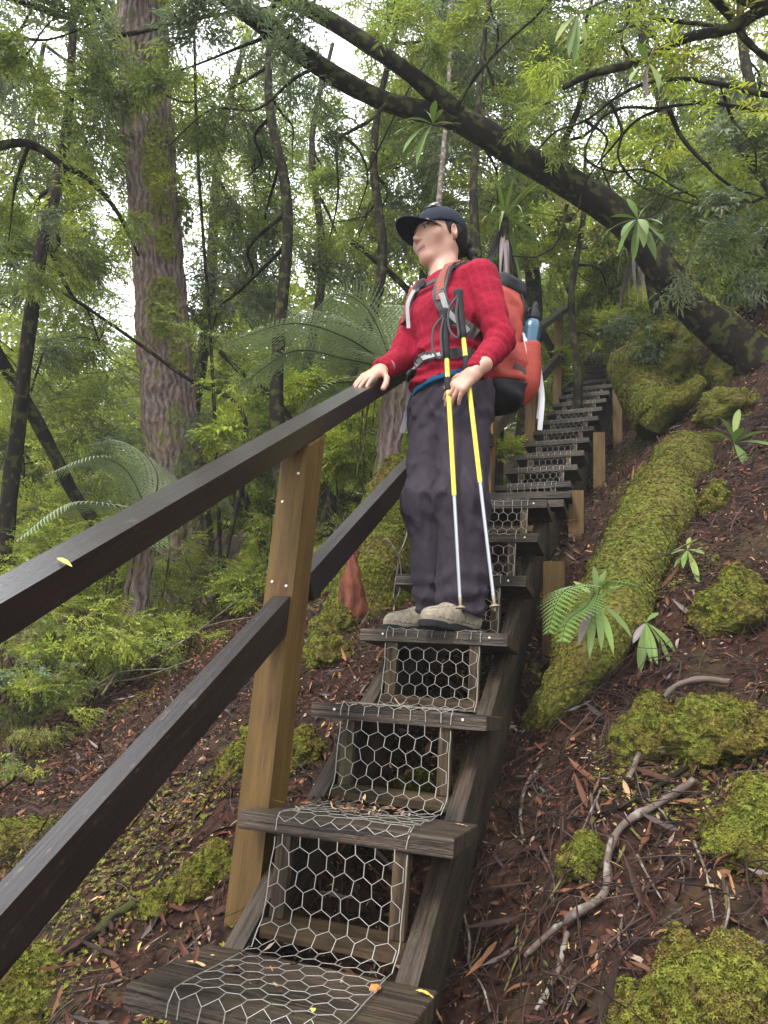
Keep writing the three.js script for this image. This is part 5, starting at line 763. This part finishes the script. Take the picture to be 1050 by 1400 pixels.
function shirtSdf(x, y, z) {
  const p = [x, y, z]; let d = smin(ell(p, mad(JT.chest, [0.0, BT[2]]), BT, [0.152, 0.185, 0.108]), ell(p, JT.waist, BT, [0.132, 0.2, 0.103]), 0.08);
  for (const s of [-1, 1]) d = smin(d, ell(p, mad(JT.chest, [s * 0.06, BT[0]], [-0.02, BT[1]], [0.075, BT[2]]), BT, [0.06, 0.06, 0.055]), 0.05);
  d = smin(d, ell(p, mad(JT.pelvis, [0.06, BT[1]]), HP, [0.155, 0.13, 0.118]), 0.07); d = smin(d, cone(p, JT.shR, JT.shL, 0.058, 0.058), 0.06); d = smin(d, cone(p, mad(JT.neck, [0.0, [0, 1, 0]]), JT.chest, 0.062, 0.1), 0.05);
  d += fold(x, y, z, 1.1) * 0.018 + Math.sin(y * 110 + (x - 0.2) * 30 + 9 * noise3(x * 9, y * 6, z * 9)) * 0.006 * smooth(1.97, 1.75, y) - 0.007 * crease(x, y, z, 11) * (0.4 + smooth(2.0, 1.8, y));
  d = smin(d, sleeve(p, 'shR', 'elR', 'wrR'), 0.022); d = smin(d, sleeve(p, 'shL', 'elL', 'wrL'), 0.022);
  d = Math.max(d, -(Math.hypot(...sub3(p, mad(JT.neck, [0.045, [0, 1, 0]], [0.03, BT[2]]))) - 0.072)); d = Math.max(d, y - 2.18);
  const hem = 1.672 + 0.12 * dot3(sub3(p, JT.pelvis), HP[0]) - 0.05 * dot3(sub3(p, JT.pelvis), HP[2]); return Math.max(d, (dot3(sub3(p, JT.pelvis), HP[0]) > 0.19 || p[2] > -0.97 || p[0] < 0.03 ? -1 : hem - y));
}
const motif = tex(256, 256, (u, v) => { const c = (x, y, s) => Math.max(Math.abs(u - x), Math.abs(v - y)) / s, r = [c(0.5, 0.5, 0.27)].some(q => q > 0.5 && q < 1), k = 0.86 + 0.28 * noise3(u * 90, v * 90, 1, 90, 90); return r ? [0.15 * k, 0.004 * k, 0.014 * k] : [0.23 * k, 0.005 * k, 0.021 * k]; });
const knit = tex(128, 128, (u, v) => 0.5 + 0.5 * Math.sin(u * 6.283 * 32) * Math.sin(v * 6.283 * 32), false);
M.shirt = std({ map: motif, bumpMap: knit, bumpScale: 0.0006, roughness: 0.85 });
function boneUV(g0, bones, s) {
  const g = g0.index ? g0.toNonIndexed() : g0, nrm = g0.attributes.normal, p = g.attributes.position, uv = new Float32Array(p.count * 2);
  const B = bones.map(([a, b, r]) => { const T = norm3(sub3(b, a)), X = norm3(cross3(T, Math.abs(T[2]) < 0.8 ? [0, 0, 1] : [1, 0, 0])), Y = cross3(T, X); return { a, b, T, X, Y, r }; });
  for (let i = 0; i < p.count; i += 3) { const q = [0, 1, 2].map(k => [p.getX(i + k), p.getY(i + k), p.getZ(i + k)]), c = q[0].map((_, k) => (q[0][k] + q[1][k] + q[2][k]) / 3); let best = B[0], bd = 1e9; for (const b of B) { const d = cone(c, b.a, b.b, b.r, b.r); if (d < bd) { bd = d; best = b; } } let u0 = null; q.forEach((P, k) => { const w = sub3(P, best.a); let a = Math.atan2(dot3(w, best.Y), dot3(w, best.X)); if (u0 === null) u0 = a; if (a - u0 > Math.PI) a -= 2 * Math.PI; if (u0 - a > Math.PI) a += 2 * Math.PI; uv[(i + k) * 2] = a * Math.max(1, Math.round(best.r * 6.283 / s)) / 6.283; uv[(i + k) * 2 + 1] = dot3(w, best.T) / s; }); }
  g.setAttribute('uv', new THREE.BufferAttribute(uv, 2)); return g;
}
let shirtGeo = nets(shirtSdf, [-0.08, 1.6, -1.38], [0.56, 2.24, -0.86], 0.0065);
part('shirt', off(boneUV(shirtGeo, [[JT.waist, JT.neck, 0.15], [JT.shR, JT.elR, 0.06], [JT.elR, JT.wrR, 0.045], [JT.shL, JT.elL, 0.06], [JT.elL, JT.wrL, 0.045]], 0.03)), M.shirt, hiker);
{ const g = nets((x, y, z) => { const p = [x, y, z]; let d = smin(ell(p, mad(JT.pelvis, [0.05, BT[1]]), HP, [0.166, 0.15, 0.129]), ell(p, JT.waist, BT, [0.13, 0.19, 0.1]), 0.05); const k = 0.12 * dot3(sub3(p, JT.pelvis), HP[0]) - 0.05 * dot3(sub3(p, JT.pelvis), HP[2]); d = Math.max(d, y - (1.682 + k)); return Math.max(d, 1.657 + k - y); }, [0.02, 1.6, -1.34], [0.46, 1.76, -0.96], 0.006); part('undershirt', off(g), std({ color: lin(0.008, 0.05, 0.105), roughness: 0.8 }), hiker); }
// --- trousers
function trouserSdf(x, y, z) {
  const p = [x, y, z]; let d = ell(p, mad(JT.pelvis, [0.02, BT[1]], [-0.015, HP[2]]), HP, [0.162, 0.15, 0.122]);
  let r = smin(cone(p, JT.hipR, JT.kneeR, 0.093, 0.083), cone(p, JT.kneeR, JT.ankR, 0.083, 0.074), 0.04), l = smin(cone(p, JT.hipL, JT.kneeL, 0.095, 0.086), cone(p, JT.kneeL, JT.ankL, 0.086, 0.08), 0.04);
  d = smin(d, Math.min(r, l), 0.045); const lowf = smooth(1.02, 0.86, y), kn = smooth(0.2, 0.05, Math.abs(y - 1.22)), hi = smooth(1.42, 1.56, y);
  d += Math.sin(y * 105 + 9 * noise3(x * 9, y * 4, z * 9)) * 0.0055 * lowf + Math.sin((y + (x - 0.24) * 0.9) * 70 + 8 * noise3(x * 8, y * 6, z * 8)) * 0.0022 * kn + Math.sin((x * 1.2 - y) * 80 + 6 * noise3(x * 9, y * 9, z * 9)) * 0.0035 * hi + fold(x, y, z, 0.8) * 0.012 - 0.0085 * crease(x, y, z, 9) * (0.35 + kn + lowf + hi * 0.6) - 0.003 * crease(x + 5, y + 2, z, 17);
  d = Math.max(d, 0.806 + 0.03 * noise3(x * 12, 1, z * 12) - y); return Math.max(d, y - 1.685);
}
const texTr = tex(128, 128, (u, v) => { const k = 0.8 + 0.4 * noise3(u * 64, v * 64, 3, 64, 64); return [0.026 * k, 0.019 * k, 0.027 * k]; });
M.trousers = std({ map: texTr, roughness: 0.72 });
const trousersGeo = nets(trouserSdf, [0.02, 0.78, -1.36], [0.46, 1.72, -0.92], 0.006);
const trousers = part('trousers', off(boneUV(trousersGeo, [[JT.ankR, JT.hipR, 0.09], [JT.ankL, JT.hipL, 0.09]], 0.12)), M.trousers, hiker);
// --- boots
for (const [ank, dir, y0] of [[JT.ankR, [-0.93, 0, 0.37], 0.766], [JT.ankL, [-0.50, 0, 0.87], 0.766]]) {
  const D = norm3(dir), S = cross3([0, 1, 0], D), b = [ank[0], y0, ank[2]], P = (f, s, u) => mad(b, [f, D], [s, S], [u, [0, 1, 0]]);
  const up = nets((x, y, z) => { const p = [x, y, z]; let d = smin(cone(p, P(-0.045, 0, 0.045), P(0.06, 0, 0.05), 0.036, 0.04), cone(p, P(0.06, 0, 0.05), P(0.148, 0.004, 0.034), 0.04, 0.03), 0.03); d = smin(d, cone(p, P(-0.02, 0, 0.05), P(-0.015, 0, 0.13), 0.045, 0.048), 0.03); d = smin(d, cone(p, P(0.1, 0.006, 0.03), P(0.14, 0, 0.028), 0.038, 0.034), 0.02); d += (fbm(x * 40, y * 40, z * 40, 2) - 0.5) * 0.004; return Math.max(d, y0 + 0.014 - y); }, [b[0] - 0.22, y0, b[2] - 0.2], [b[0] + 0.22, y0 + 0.18, b[2] + 0.24], 0.005);
  const tb = part('boot', off(boneUV(up, [[P(-0.05, 0, 0.04), P(0.15, 0, 0.04), 0.04]], 0.1)), M.boot || (M.boot = std({ map: tex(128, 128, (u, v) => { const a = fbm(u * 8, v * 8, 2, 4, 8, 8), s = Math.abs(((u * 2 + a * 0.4) % 1) - 0.5) < 0.03; return s ? [0.05, 0.04, 0.035] : mix3([0.10, 0.085, 0.07], [0.30, 0.25, 0.18], a); }), roughness: 0.75 })), hiker);
  const sole = nets((x, y, z) => { const p = [x, y + 0, z]; const q = [p[0], y0 + 0.014, p[2]]; const d2 = Math.min(cone(q, P(-0.05, 0, 0.014), P(0.06, 0, 0.014), 0.036, 0.04), cone(q, P(0.06, 0, 0.014), P(0.15, 0.003, 0.014), 0.044, 0.037)); return Math.max(d2, y - (y0 + 0.022), y0 - 0.002 - y); }, [b[0] - 0.23, y0 - 0.01, b[2] - 0.22], [b[0] + 0.23, y0 + 0.032, b[2] + 0.25], 0.005);
  part('sole', off(sole), M.sole || (M.sole = std({ color: lin(0.014, 0.013, 0.013), roughness: 0.8 })), tb);
}

// ---------------------------------------------------------------- backpack, bottle, poles
reseed(616);
function ribbon(pts, w, th, surf, lift) {            // a flat strap along points; surf gives the surface it lies on
  const P = pts.map(p => { let q = p.slice(); if (surf) for (let k = 0; k < 14; k++) { const e = 0.004, d = surf(...q), g = norm3([surf(q[0] + e, q[1], q[2]) - d, surf(q[0], q[1] + e, q[2]) - d, surf(q[0], q[1], q[2] + e) - d]); q = mad(q, [(lift - d) * 0.7, g]); } return V(...q); });
  const c = new THREE.CatmullRomCurve3(P), n = 40, pos = [], idx = [];
  for (let i = 0; i <= n; i++) {
    const t = i / n, p = c.getPointAt(t), T = c.getTangentAt(t); let N;
    if (surf) { const e = 0.006, d = surf(p.x, p.y, p.z); N = V(surf(p.x + e, p.y, p.z) - d, surf(p.x, p.y + e, p.z) - d, surf(p.x, p.y, p.z + e) - d).normalize(); } else N = V(0.2, 0.1, 1).normalize();
    const S = T.clone().cross(N).normalize(), M2 = S.clone().cross(T).normalize();
    for (const [a, b] of [[-1, -1], [1, -1], [1, 1], [-1, 1]]) { const q = p.clone().addScaledVector(S, a * w / 2).addScaledVector(M2, b * th / 2); pos.push(q.x, q.y, q.z); }
    if (i < n) for (let k = 0; k < 4; k++) { const a = i * 4 + k, b = i * 4 + (k + 1) % 4; idx.push(a, b, a + 4, b, b + 4, a + 4); }
  }
  idx.push(0, 2, 1, 0, 3, 2, n * 4, n * 4 + 1, n * 4 + 2, n * 4, n * 4 + 2, n * 4 + 3);
  const g = new THREE.BufferGeometry(); g.setAttribute('position', new THREE.Float32BufferAttribute(pos, 3)); g.setIndex(idx); const f = g.toNonIndexed(); f.computeVertexNormals(); return f;
}
const PC = mad(JT.chest, [-0.225, BT[2]], [0.02, BT[0]], [-0.07, [0, 1, 0]]), PB = BT, pp = (l, u, f) => mad(PC, [l, PB[0]], [u, PB[1]], [f, PB[2]]);
const pack = thing('backpack', 'orange-red hiking backpack with black base worn by the hiker', 'backpack', PC), poff = g => g.translate(-PC[0], -PC[1], -PC[2]);
const rbox = (p, c, A, h, r) => { const d = sub3(p, c), q = A.map((a, i) => Math.abs(dot3(d, a)) - h[i] + r); return Math.hypot(...q.map(x => Math.max(x, 0))) + Math.min(Math.max(...q), 0) - r; };
M.pack = std({ map: tex(128, 128, (u, v) => { const k = 0.82 + 0.36 * noise3(u * 48, v * 48, 3, 48, 48), r = (Math.round(u * 64) % 8 === 0 || Math.round(v * 64) % 8 === 0) ? 0.85 : 1; return [0.27 * k * r, 0.043 * k * r, 0.03 * k * r]; }), roughness: 0.6 });
M.black = std({ color: lin(0.016, 0.015, 0.017), roughness: 0.65 }); M.strap = std({ color: lin(0.26, 0.25, 0.25), roughness: 0.7 }); M.pale = std({ color: lin(0.42, 0.41, 0.42), roughness: 0.7 }); M.dgrey = std({ color: lin(0.05, 0.046, 0.048), roughness: 0.7 });
function packSdf(x, y, z) { const p = [x, y, z], u = dot3(sub3(p, PC), PB[1]); const w = 0.135 - 0.03 * smooth(0.05, 0.28, u), dp = 0.1 - 0.02 * smooth(0.1, 0.28, u); let d = rbox(p, PC, PB, [w, 0.265, dp], 0.06); d = smin(d, ell(p, pp(0, -0.08, -0.07), PB, [0.105, 0.14, 0.06]), 0.03); d = smin(d, ell(p, pp(0.125, -0.13, -0.01), PB, [0.045, 0.12, 0.06]), 0.02); return d + fold(x, y, z, 1.2) * 0.022 + Math.sin(y * 60 + x * 30 + 10 * noise3(x * 9, y * 5, z * 9)) * 0.0028; }
part('pack_body', poff(boneUV(nets((x, y, z) => Math.max(packSdf(x, y, z), PC[1] - 0.19 - y), [PC[0] - 0.28, PC[1] - 0.34, PC[2] - 0.28], [PC[0] + 0.3, PC[1] + 0.32, PC[2] + 0.28], 0.0075), [[pp(0, -0.3, 0), pp(0, 0.3, 0), 0.13]], 0.12)), M.pack, pack);
part('pack_base', poff(nets((x, y, z) => Math.max(packSdf(x, y, z), y - (PC[1] - 0.191)), [PC[0] - 0.28, PC[1] - 0.34, PC[2] - 0.28], [PC[0] + 0.3, PC[1] - 0.16, PC[2] + 0.28], 0.009)), M.black, pack);
part('top_lid', poff(nets((x, y, z) => rbox([x, y, z], pp(0.0, 0.255, -0.015), PB, [0.11, 0.05, 0.08], 0.04) + fold(x, y, z, 1.4) * 0.012, [PC[0] - 0.2, PC[1] + 0.15, PC[2] - 0.2], [PC[0] + 0.2, PC[1] + 0.36, PC[2] + 0.2], 0.0075)), M.black, pack);
const S1 = (x, y, z) => shirtSdf(x, y, z);
const strapPts = (s, arr) => arr.map(([l, u, f]) => mad(JT.chest, [l * s, BT[0]], [u, BT[1]], [f, BT[2]]));
for (const s of [-1, 1]) {
  const pts = strapPts(s, [[0.085, 0.13, -0.13], [0.085, 0.16, -0.03], [0.088, 0.125, 0.07], [0.092, 0.05, 0.12], [0.10, -0.04, 0.12], ...(s > 0 ? [[0.13, -0.11, 0.07], [0.155, -0.16, 0.0]] : [])]);
  part('shoulder_strap', poff(ribbon(pts, 0.052, 0.012, S1, 0.011)), M.dgrey, pack); part('strap_edge', poff(ribbon(pts.slice(0, 5), 0.03, 0.005, S1, 0.019)), std({ color: lin(0.20, 0.06, 0.045), roughness: 0.8 }), pack);
  if (s > 0) part('strap_webbing', poff(ribbon(strapPts(s, [[0.10, -0.02, 0.12], [0.12, -0.09, 0.10], [0.15, -0.16, 0.03]]), 0.02, 0.003, S1, 0.020)), M.strap, pack);
}
part('chest_strap', poff(ribbon(strapPts(1, [[-0.09, 0.075, 0.11], [-0.03, 0.07, 0.13], [0.03, 0.07, 0.13], [0.09, 0.075, 0.11]]), 0.02, 0.004, S1, 0.016)), M.dgrey, pack);
{ const g = new THREE.BoxGeometry(0.03, 0.02, 0.01); g.translate(0, 0, 0); const c = mad(JT.chest, [0.0, BT[0]], [0.07, BT[1]], [0.135, BT[2]]), m = part('buckle', g, M.black, pack); m.position.set(...sub3(c, PC)); m.rotation.y = Math.atan2(BT[2][0], BT[2][2]); }
part('hanging_webbing', poff(ribbon([mad(JT.chest, [-0.045, BT[0]], [0.068, BT[1]], [0.14, BT[2]]), mad(JT.chest, [-0.05, BT[0]], [0.0, BT[1]], [0.16, BT[2]]), mad(JT.chest, [-0.048, BT[0]], [-0.1, BT[1]], [0.15, BT[2]])], 0.014, 0.003)), M.strap, pack);
part('hip_belt', poff(ribbon(Array.from({ length: 9 }, (_, i) => { const a = -2.0 + i * 0.5; return mad(JT.waist, [Math.sin(a) * 0.17, BT[0]], [-0.05, BT[1]], [Math.cos(a) * 0.14, BT[2]]); }), 0.036, 0.008, S1, 0.009)), M.dgrey, pack);
part('belt_webbing', poff(ribbon(Array.from({ length: 5 }, (_, i) => { const a = -0.7 + i * 0.35; return mad(JT.waist, [Math.sin(a) * 0.17, BT[0]], [-0.05, BT[1]], [Math.cos(a) * 0.14, BT[2]]); }), 0.02, 0.004, S1, 0.016)), M.strap, pack);
{ const W = mad(JT.waist, [-0.14, BT[0]], [-0.06, BT[1]], [0.06, BT[2]]); part('loose_strap', poff(ribbon([mad(W, [0.12, BT[1]]), mad(W, [0.02, BT[1]], [0.02, BT[2]]), mad(W, [-0.1, BT[1]], [-0.02, BT[0]]), mad(W, [-0.2, BT[1]], [-0.05, BT[0]])], 0.022, 0.003)), M.strap, pack); }
const SP = packSdf;
part('side_pocket', poff(boneUV(nets((x, y, z) => { const p = [x, y, z]; let d = smin(cone(p, pp(0.135, -0.17, -0.06), pp(0.14, -0.03, -0.06), 0.042, 0.043), ell(p, pp(0.09, -0.12, -0.05), PB, [0.07, 0.15, 0.08]), 0.05); d = Math.max(d, dot3(sub3(p, pp(0.145, -0.005, -0.06)), norm3(mad(PB[1], [0.35, PB[2]])))); return d + fold(x, y, z, 1.5) * 0.006; }, [PC[0] - 0.1, PC[1] - 0.26, PC[2] - 0.2], [PC[0] + 0.3, PC[1] + 0.05, PC[2] + 0.25], 0.006), [[pp(0.145, -0.2, -0.06), pp(0.145, 0, -0.06), 0.045]], 0.12)), M.pack, pack);
part('side_strap', poff(ribbon([pp(0.15, 0.02, -0.02), pp(0.155, -0.06, -0.02), pp(0.16, -0.14, -0.03)], 0.016, 0.003, SP, 0.006)), M.pale, pack); part('side_strap', poff(ribbon([pp(0.14, 0.0, -0.05), pp(0.15, -0.08, -0.08), pp(0.14, -0.17, -0.08)], 0.018, 0.003, SP, 0.005)), M.dgrey, pack); part('side_strap', poff(ribbon([pp(0.16, -0.14, 0.04), pp(0.165, -0.155, -0.02), pp(0.15, -0.17, -0.07)], 0.018, 0.003, SP, 0.005)), M.dgrey, pack); part('lash_cord', poff(ribbon([pp(0.11, 0.22, -0.06), pp(0.13, 0.14, -0.05), pp(0.135, 0.06, -0.04)], 0.04, 0.004, SP, 0.005)), M.black, pack);
for (const [l, f, len] of [[0.13, -0.12, 0.2], [0.155, -0.10, 0.26]]) part('dangling_strap', poff(ribbon([pp(l, -0.1, f), pp(l + 0.01, -0.1 - len * 0.5, f - 0.01), pp(l + 0.005, -0.1 - len, f - 0.005)], 0.018, 0.003)), M.pale, pack);
// water bottle in the side pocket
{ const c = pp(0.14, 0.0, -0.06), b = thing('water_bottle', 'teal metal bottle with black cap in the backpack pocket', 'bottle', c), tilt = new THREE.Quaternion().setFromEuler(new THREE.Euler(0.06, 0, -0.14));
  const L = (pts, m, n) => { const g = new THREE.LatheGeometry(pts.map(([r, y]) => new THREE.Vector2(r, y)), 32); g.applyQuaternion(tilt); return part(n, g, m, b); };
  L([[0, -0.1], [0.035, -0.1], [0.037, -0.09], [0.037, 0.05], [0.034, 0.072], [0.026, 0.088], [0.022, 0.094], [0, 0.094]], phys({ color: lin(0.008, 0.055, 0.095), metalness: 0.3, roughness: 0.3, clearcoat: 0.5 }), 'bottle_body');
  L([[0.0, 0.09], [0.025, 0.09], [0.026, 0.1], [0.024, 0.125], [0.013, 0.14], [0.011, 0.165], [0.006, 0.17], [0, 0.17]], M.black, 'cap'); const h = new THREE.TorusGeometry(0.024, 0.005, 8, 20, Math.PI); h.rotateY(1.2); h.translate(-0.01, 0.11, 0.012); h.applyQuaternion(tilt); part('carry_loop', h, M.black, b); }
// trekking poles
M.yellow = phys({ color: lin(0.62, 0.55, 0.03), roughness: 0.3, clearcoat: 0.6 }); M.alu = std({ color: lin(0.36, 0.36, 0.37), metalness: 0.7, roughness: 0.35 }); M.steel = std({ color: lin(0.25, 0.2, 0.14), metalness: 0.5, roughness: 0.5 });
function pole(label, top, tip, split, loopSide) {
  const a = V(...tip), b = V(...top), L = a.distanceTo(b), t = thing('trekking_pole', label, 'trekking pole', tip, 'trekking poles held in one hand'); const q = new THREE.Quaternion().setFromUnitVectors(V(0, 1, 0), b.clone().sub(a).normalize());
  const L2 = (n, m, pts, par = t) => { const g = new THREE.LatheGeometry(pts.map(([r, y]) => new THREE.Vector2(r, y)), 18); g.applyQuaternion(q); return part(n, g, m, par); };
  const tipP = L2('tip', M.steel, [[0, 0], [0.003, 0.002], [0.0045, 0.03], [0.006, 0.05], [0, 0.05]]); L2('basket', M.steel, [[0.004, 0.012], [0.016, 0.014], [0.017, 0.017], [0.005, 0.024]], tipP);
  L2('lower_shaft', M.alu, [[0.0055, 0.045], [0.006, L * split], [0.0, L * split]]); L2('upper_shaft', M.yellow, [[0, L * split - 0.002], [0.0078, L * split], [0.0085, L - 0.13], [0, L - 0.13]]);
  const lk = L2('lock_lever', M.black, [[0.0085, L - 0.31], [0.0125, L - 0.305], [0.0125, L - 0.265], [0.0085, L - 0.26]]);
  const gr = L2('grip', M.black, [[0.0, L - 0.19], [0.0115, L - 0.19], [0.0135, L - 0.16], [0.0125, L - 0.13], [0.0155, L - 0.11], [0.013, L - 0.085], [0.0155, L - 0.06], [0.0145, L - 0.03], [0.0195, L - 0.01], [0.017, L], [0, L + 0.003]]);
  const u = b.clone().sub(a).normalize(), at2 = (h, x, z) => u.clone().multiplyScalar(h).add(V(x, 0, z)); part('wrist_strap', tubeGeo([at2(L - 0.03, 0, 0.015), at2(L - 0.08, loopSide * 0.035, 0.02), at2(L - 0.17, loopSide * 0.04, 0.02), at2(L - 0.2, loopSide * 0.015, 0.02), at2(L - 0.1, loopSide * 0.012, 0.018), at2(L - 0.04, 0, 0.016)], 0.0045, 6, 30), M.dgrey, gr);
}
{
  const tz = (x, y, z) => { const o = eye, d = at(x, y, 1).sub(o); return o.clone().addScaledVector(d, (z - o.z) / d.z).toArray(); };
  pole('yellow trekking pole hanging upright in front of the dark trousers', tz(607, 424, -0.905), tz(630, 838, -0.945), 0.36, -1);
  pole('yellow trekking pole slanting across the trousers towards the netting', tz(626, 398, -0.915), tz(677, 836, -0.945), 0.37, -1);
}
scene.fog = new THREE.FogExp2(new THREE.Color(0.86, 0.92, 0.9), 0.0025);
scene.traverse(o => { if (o.isMesh) { o.castShadow = true; o.receiveShadow = true; } });
renderer.render(scene, camera);
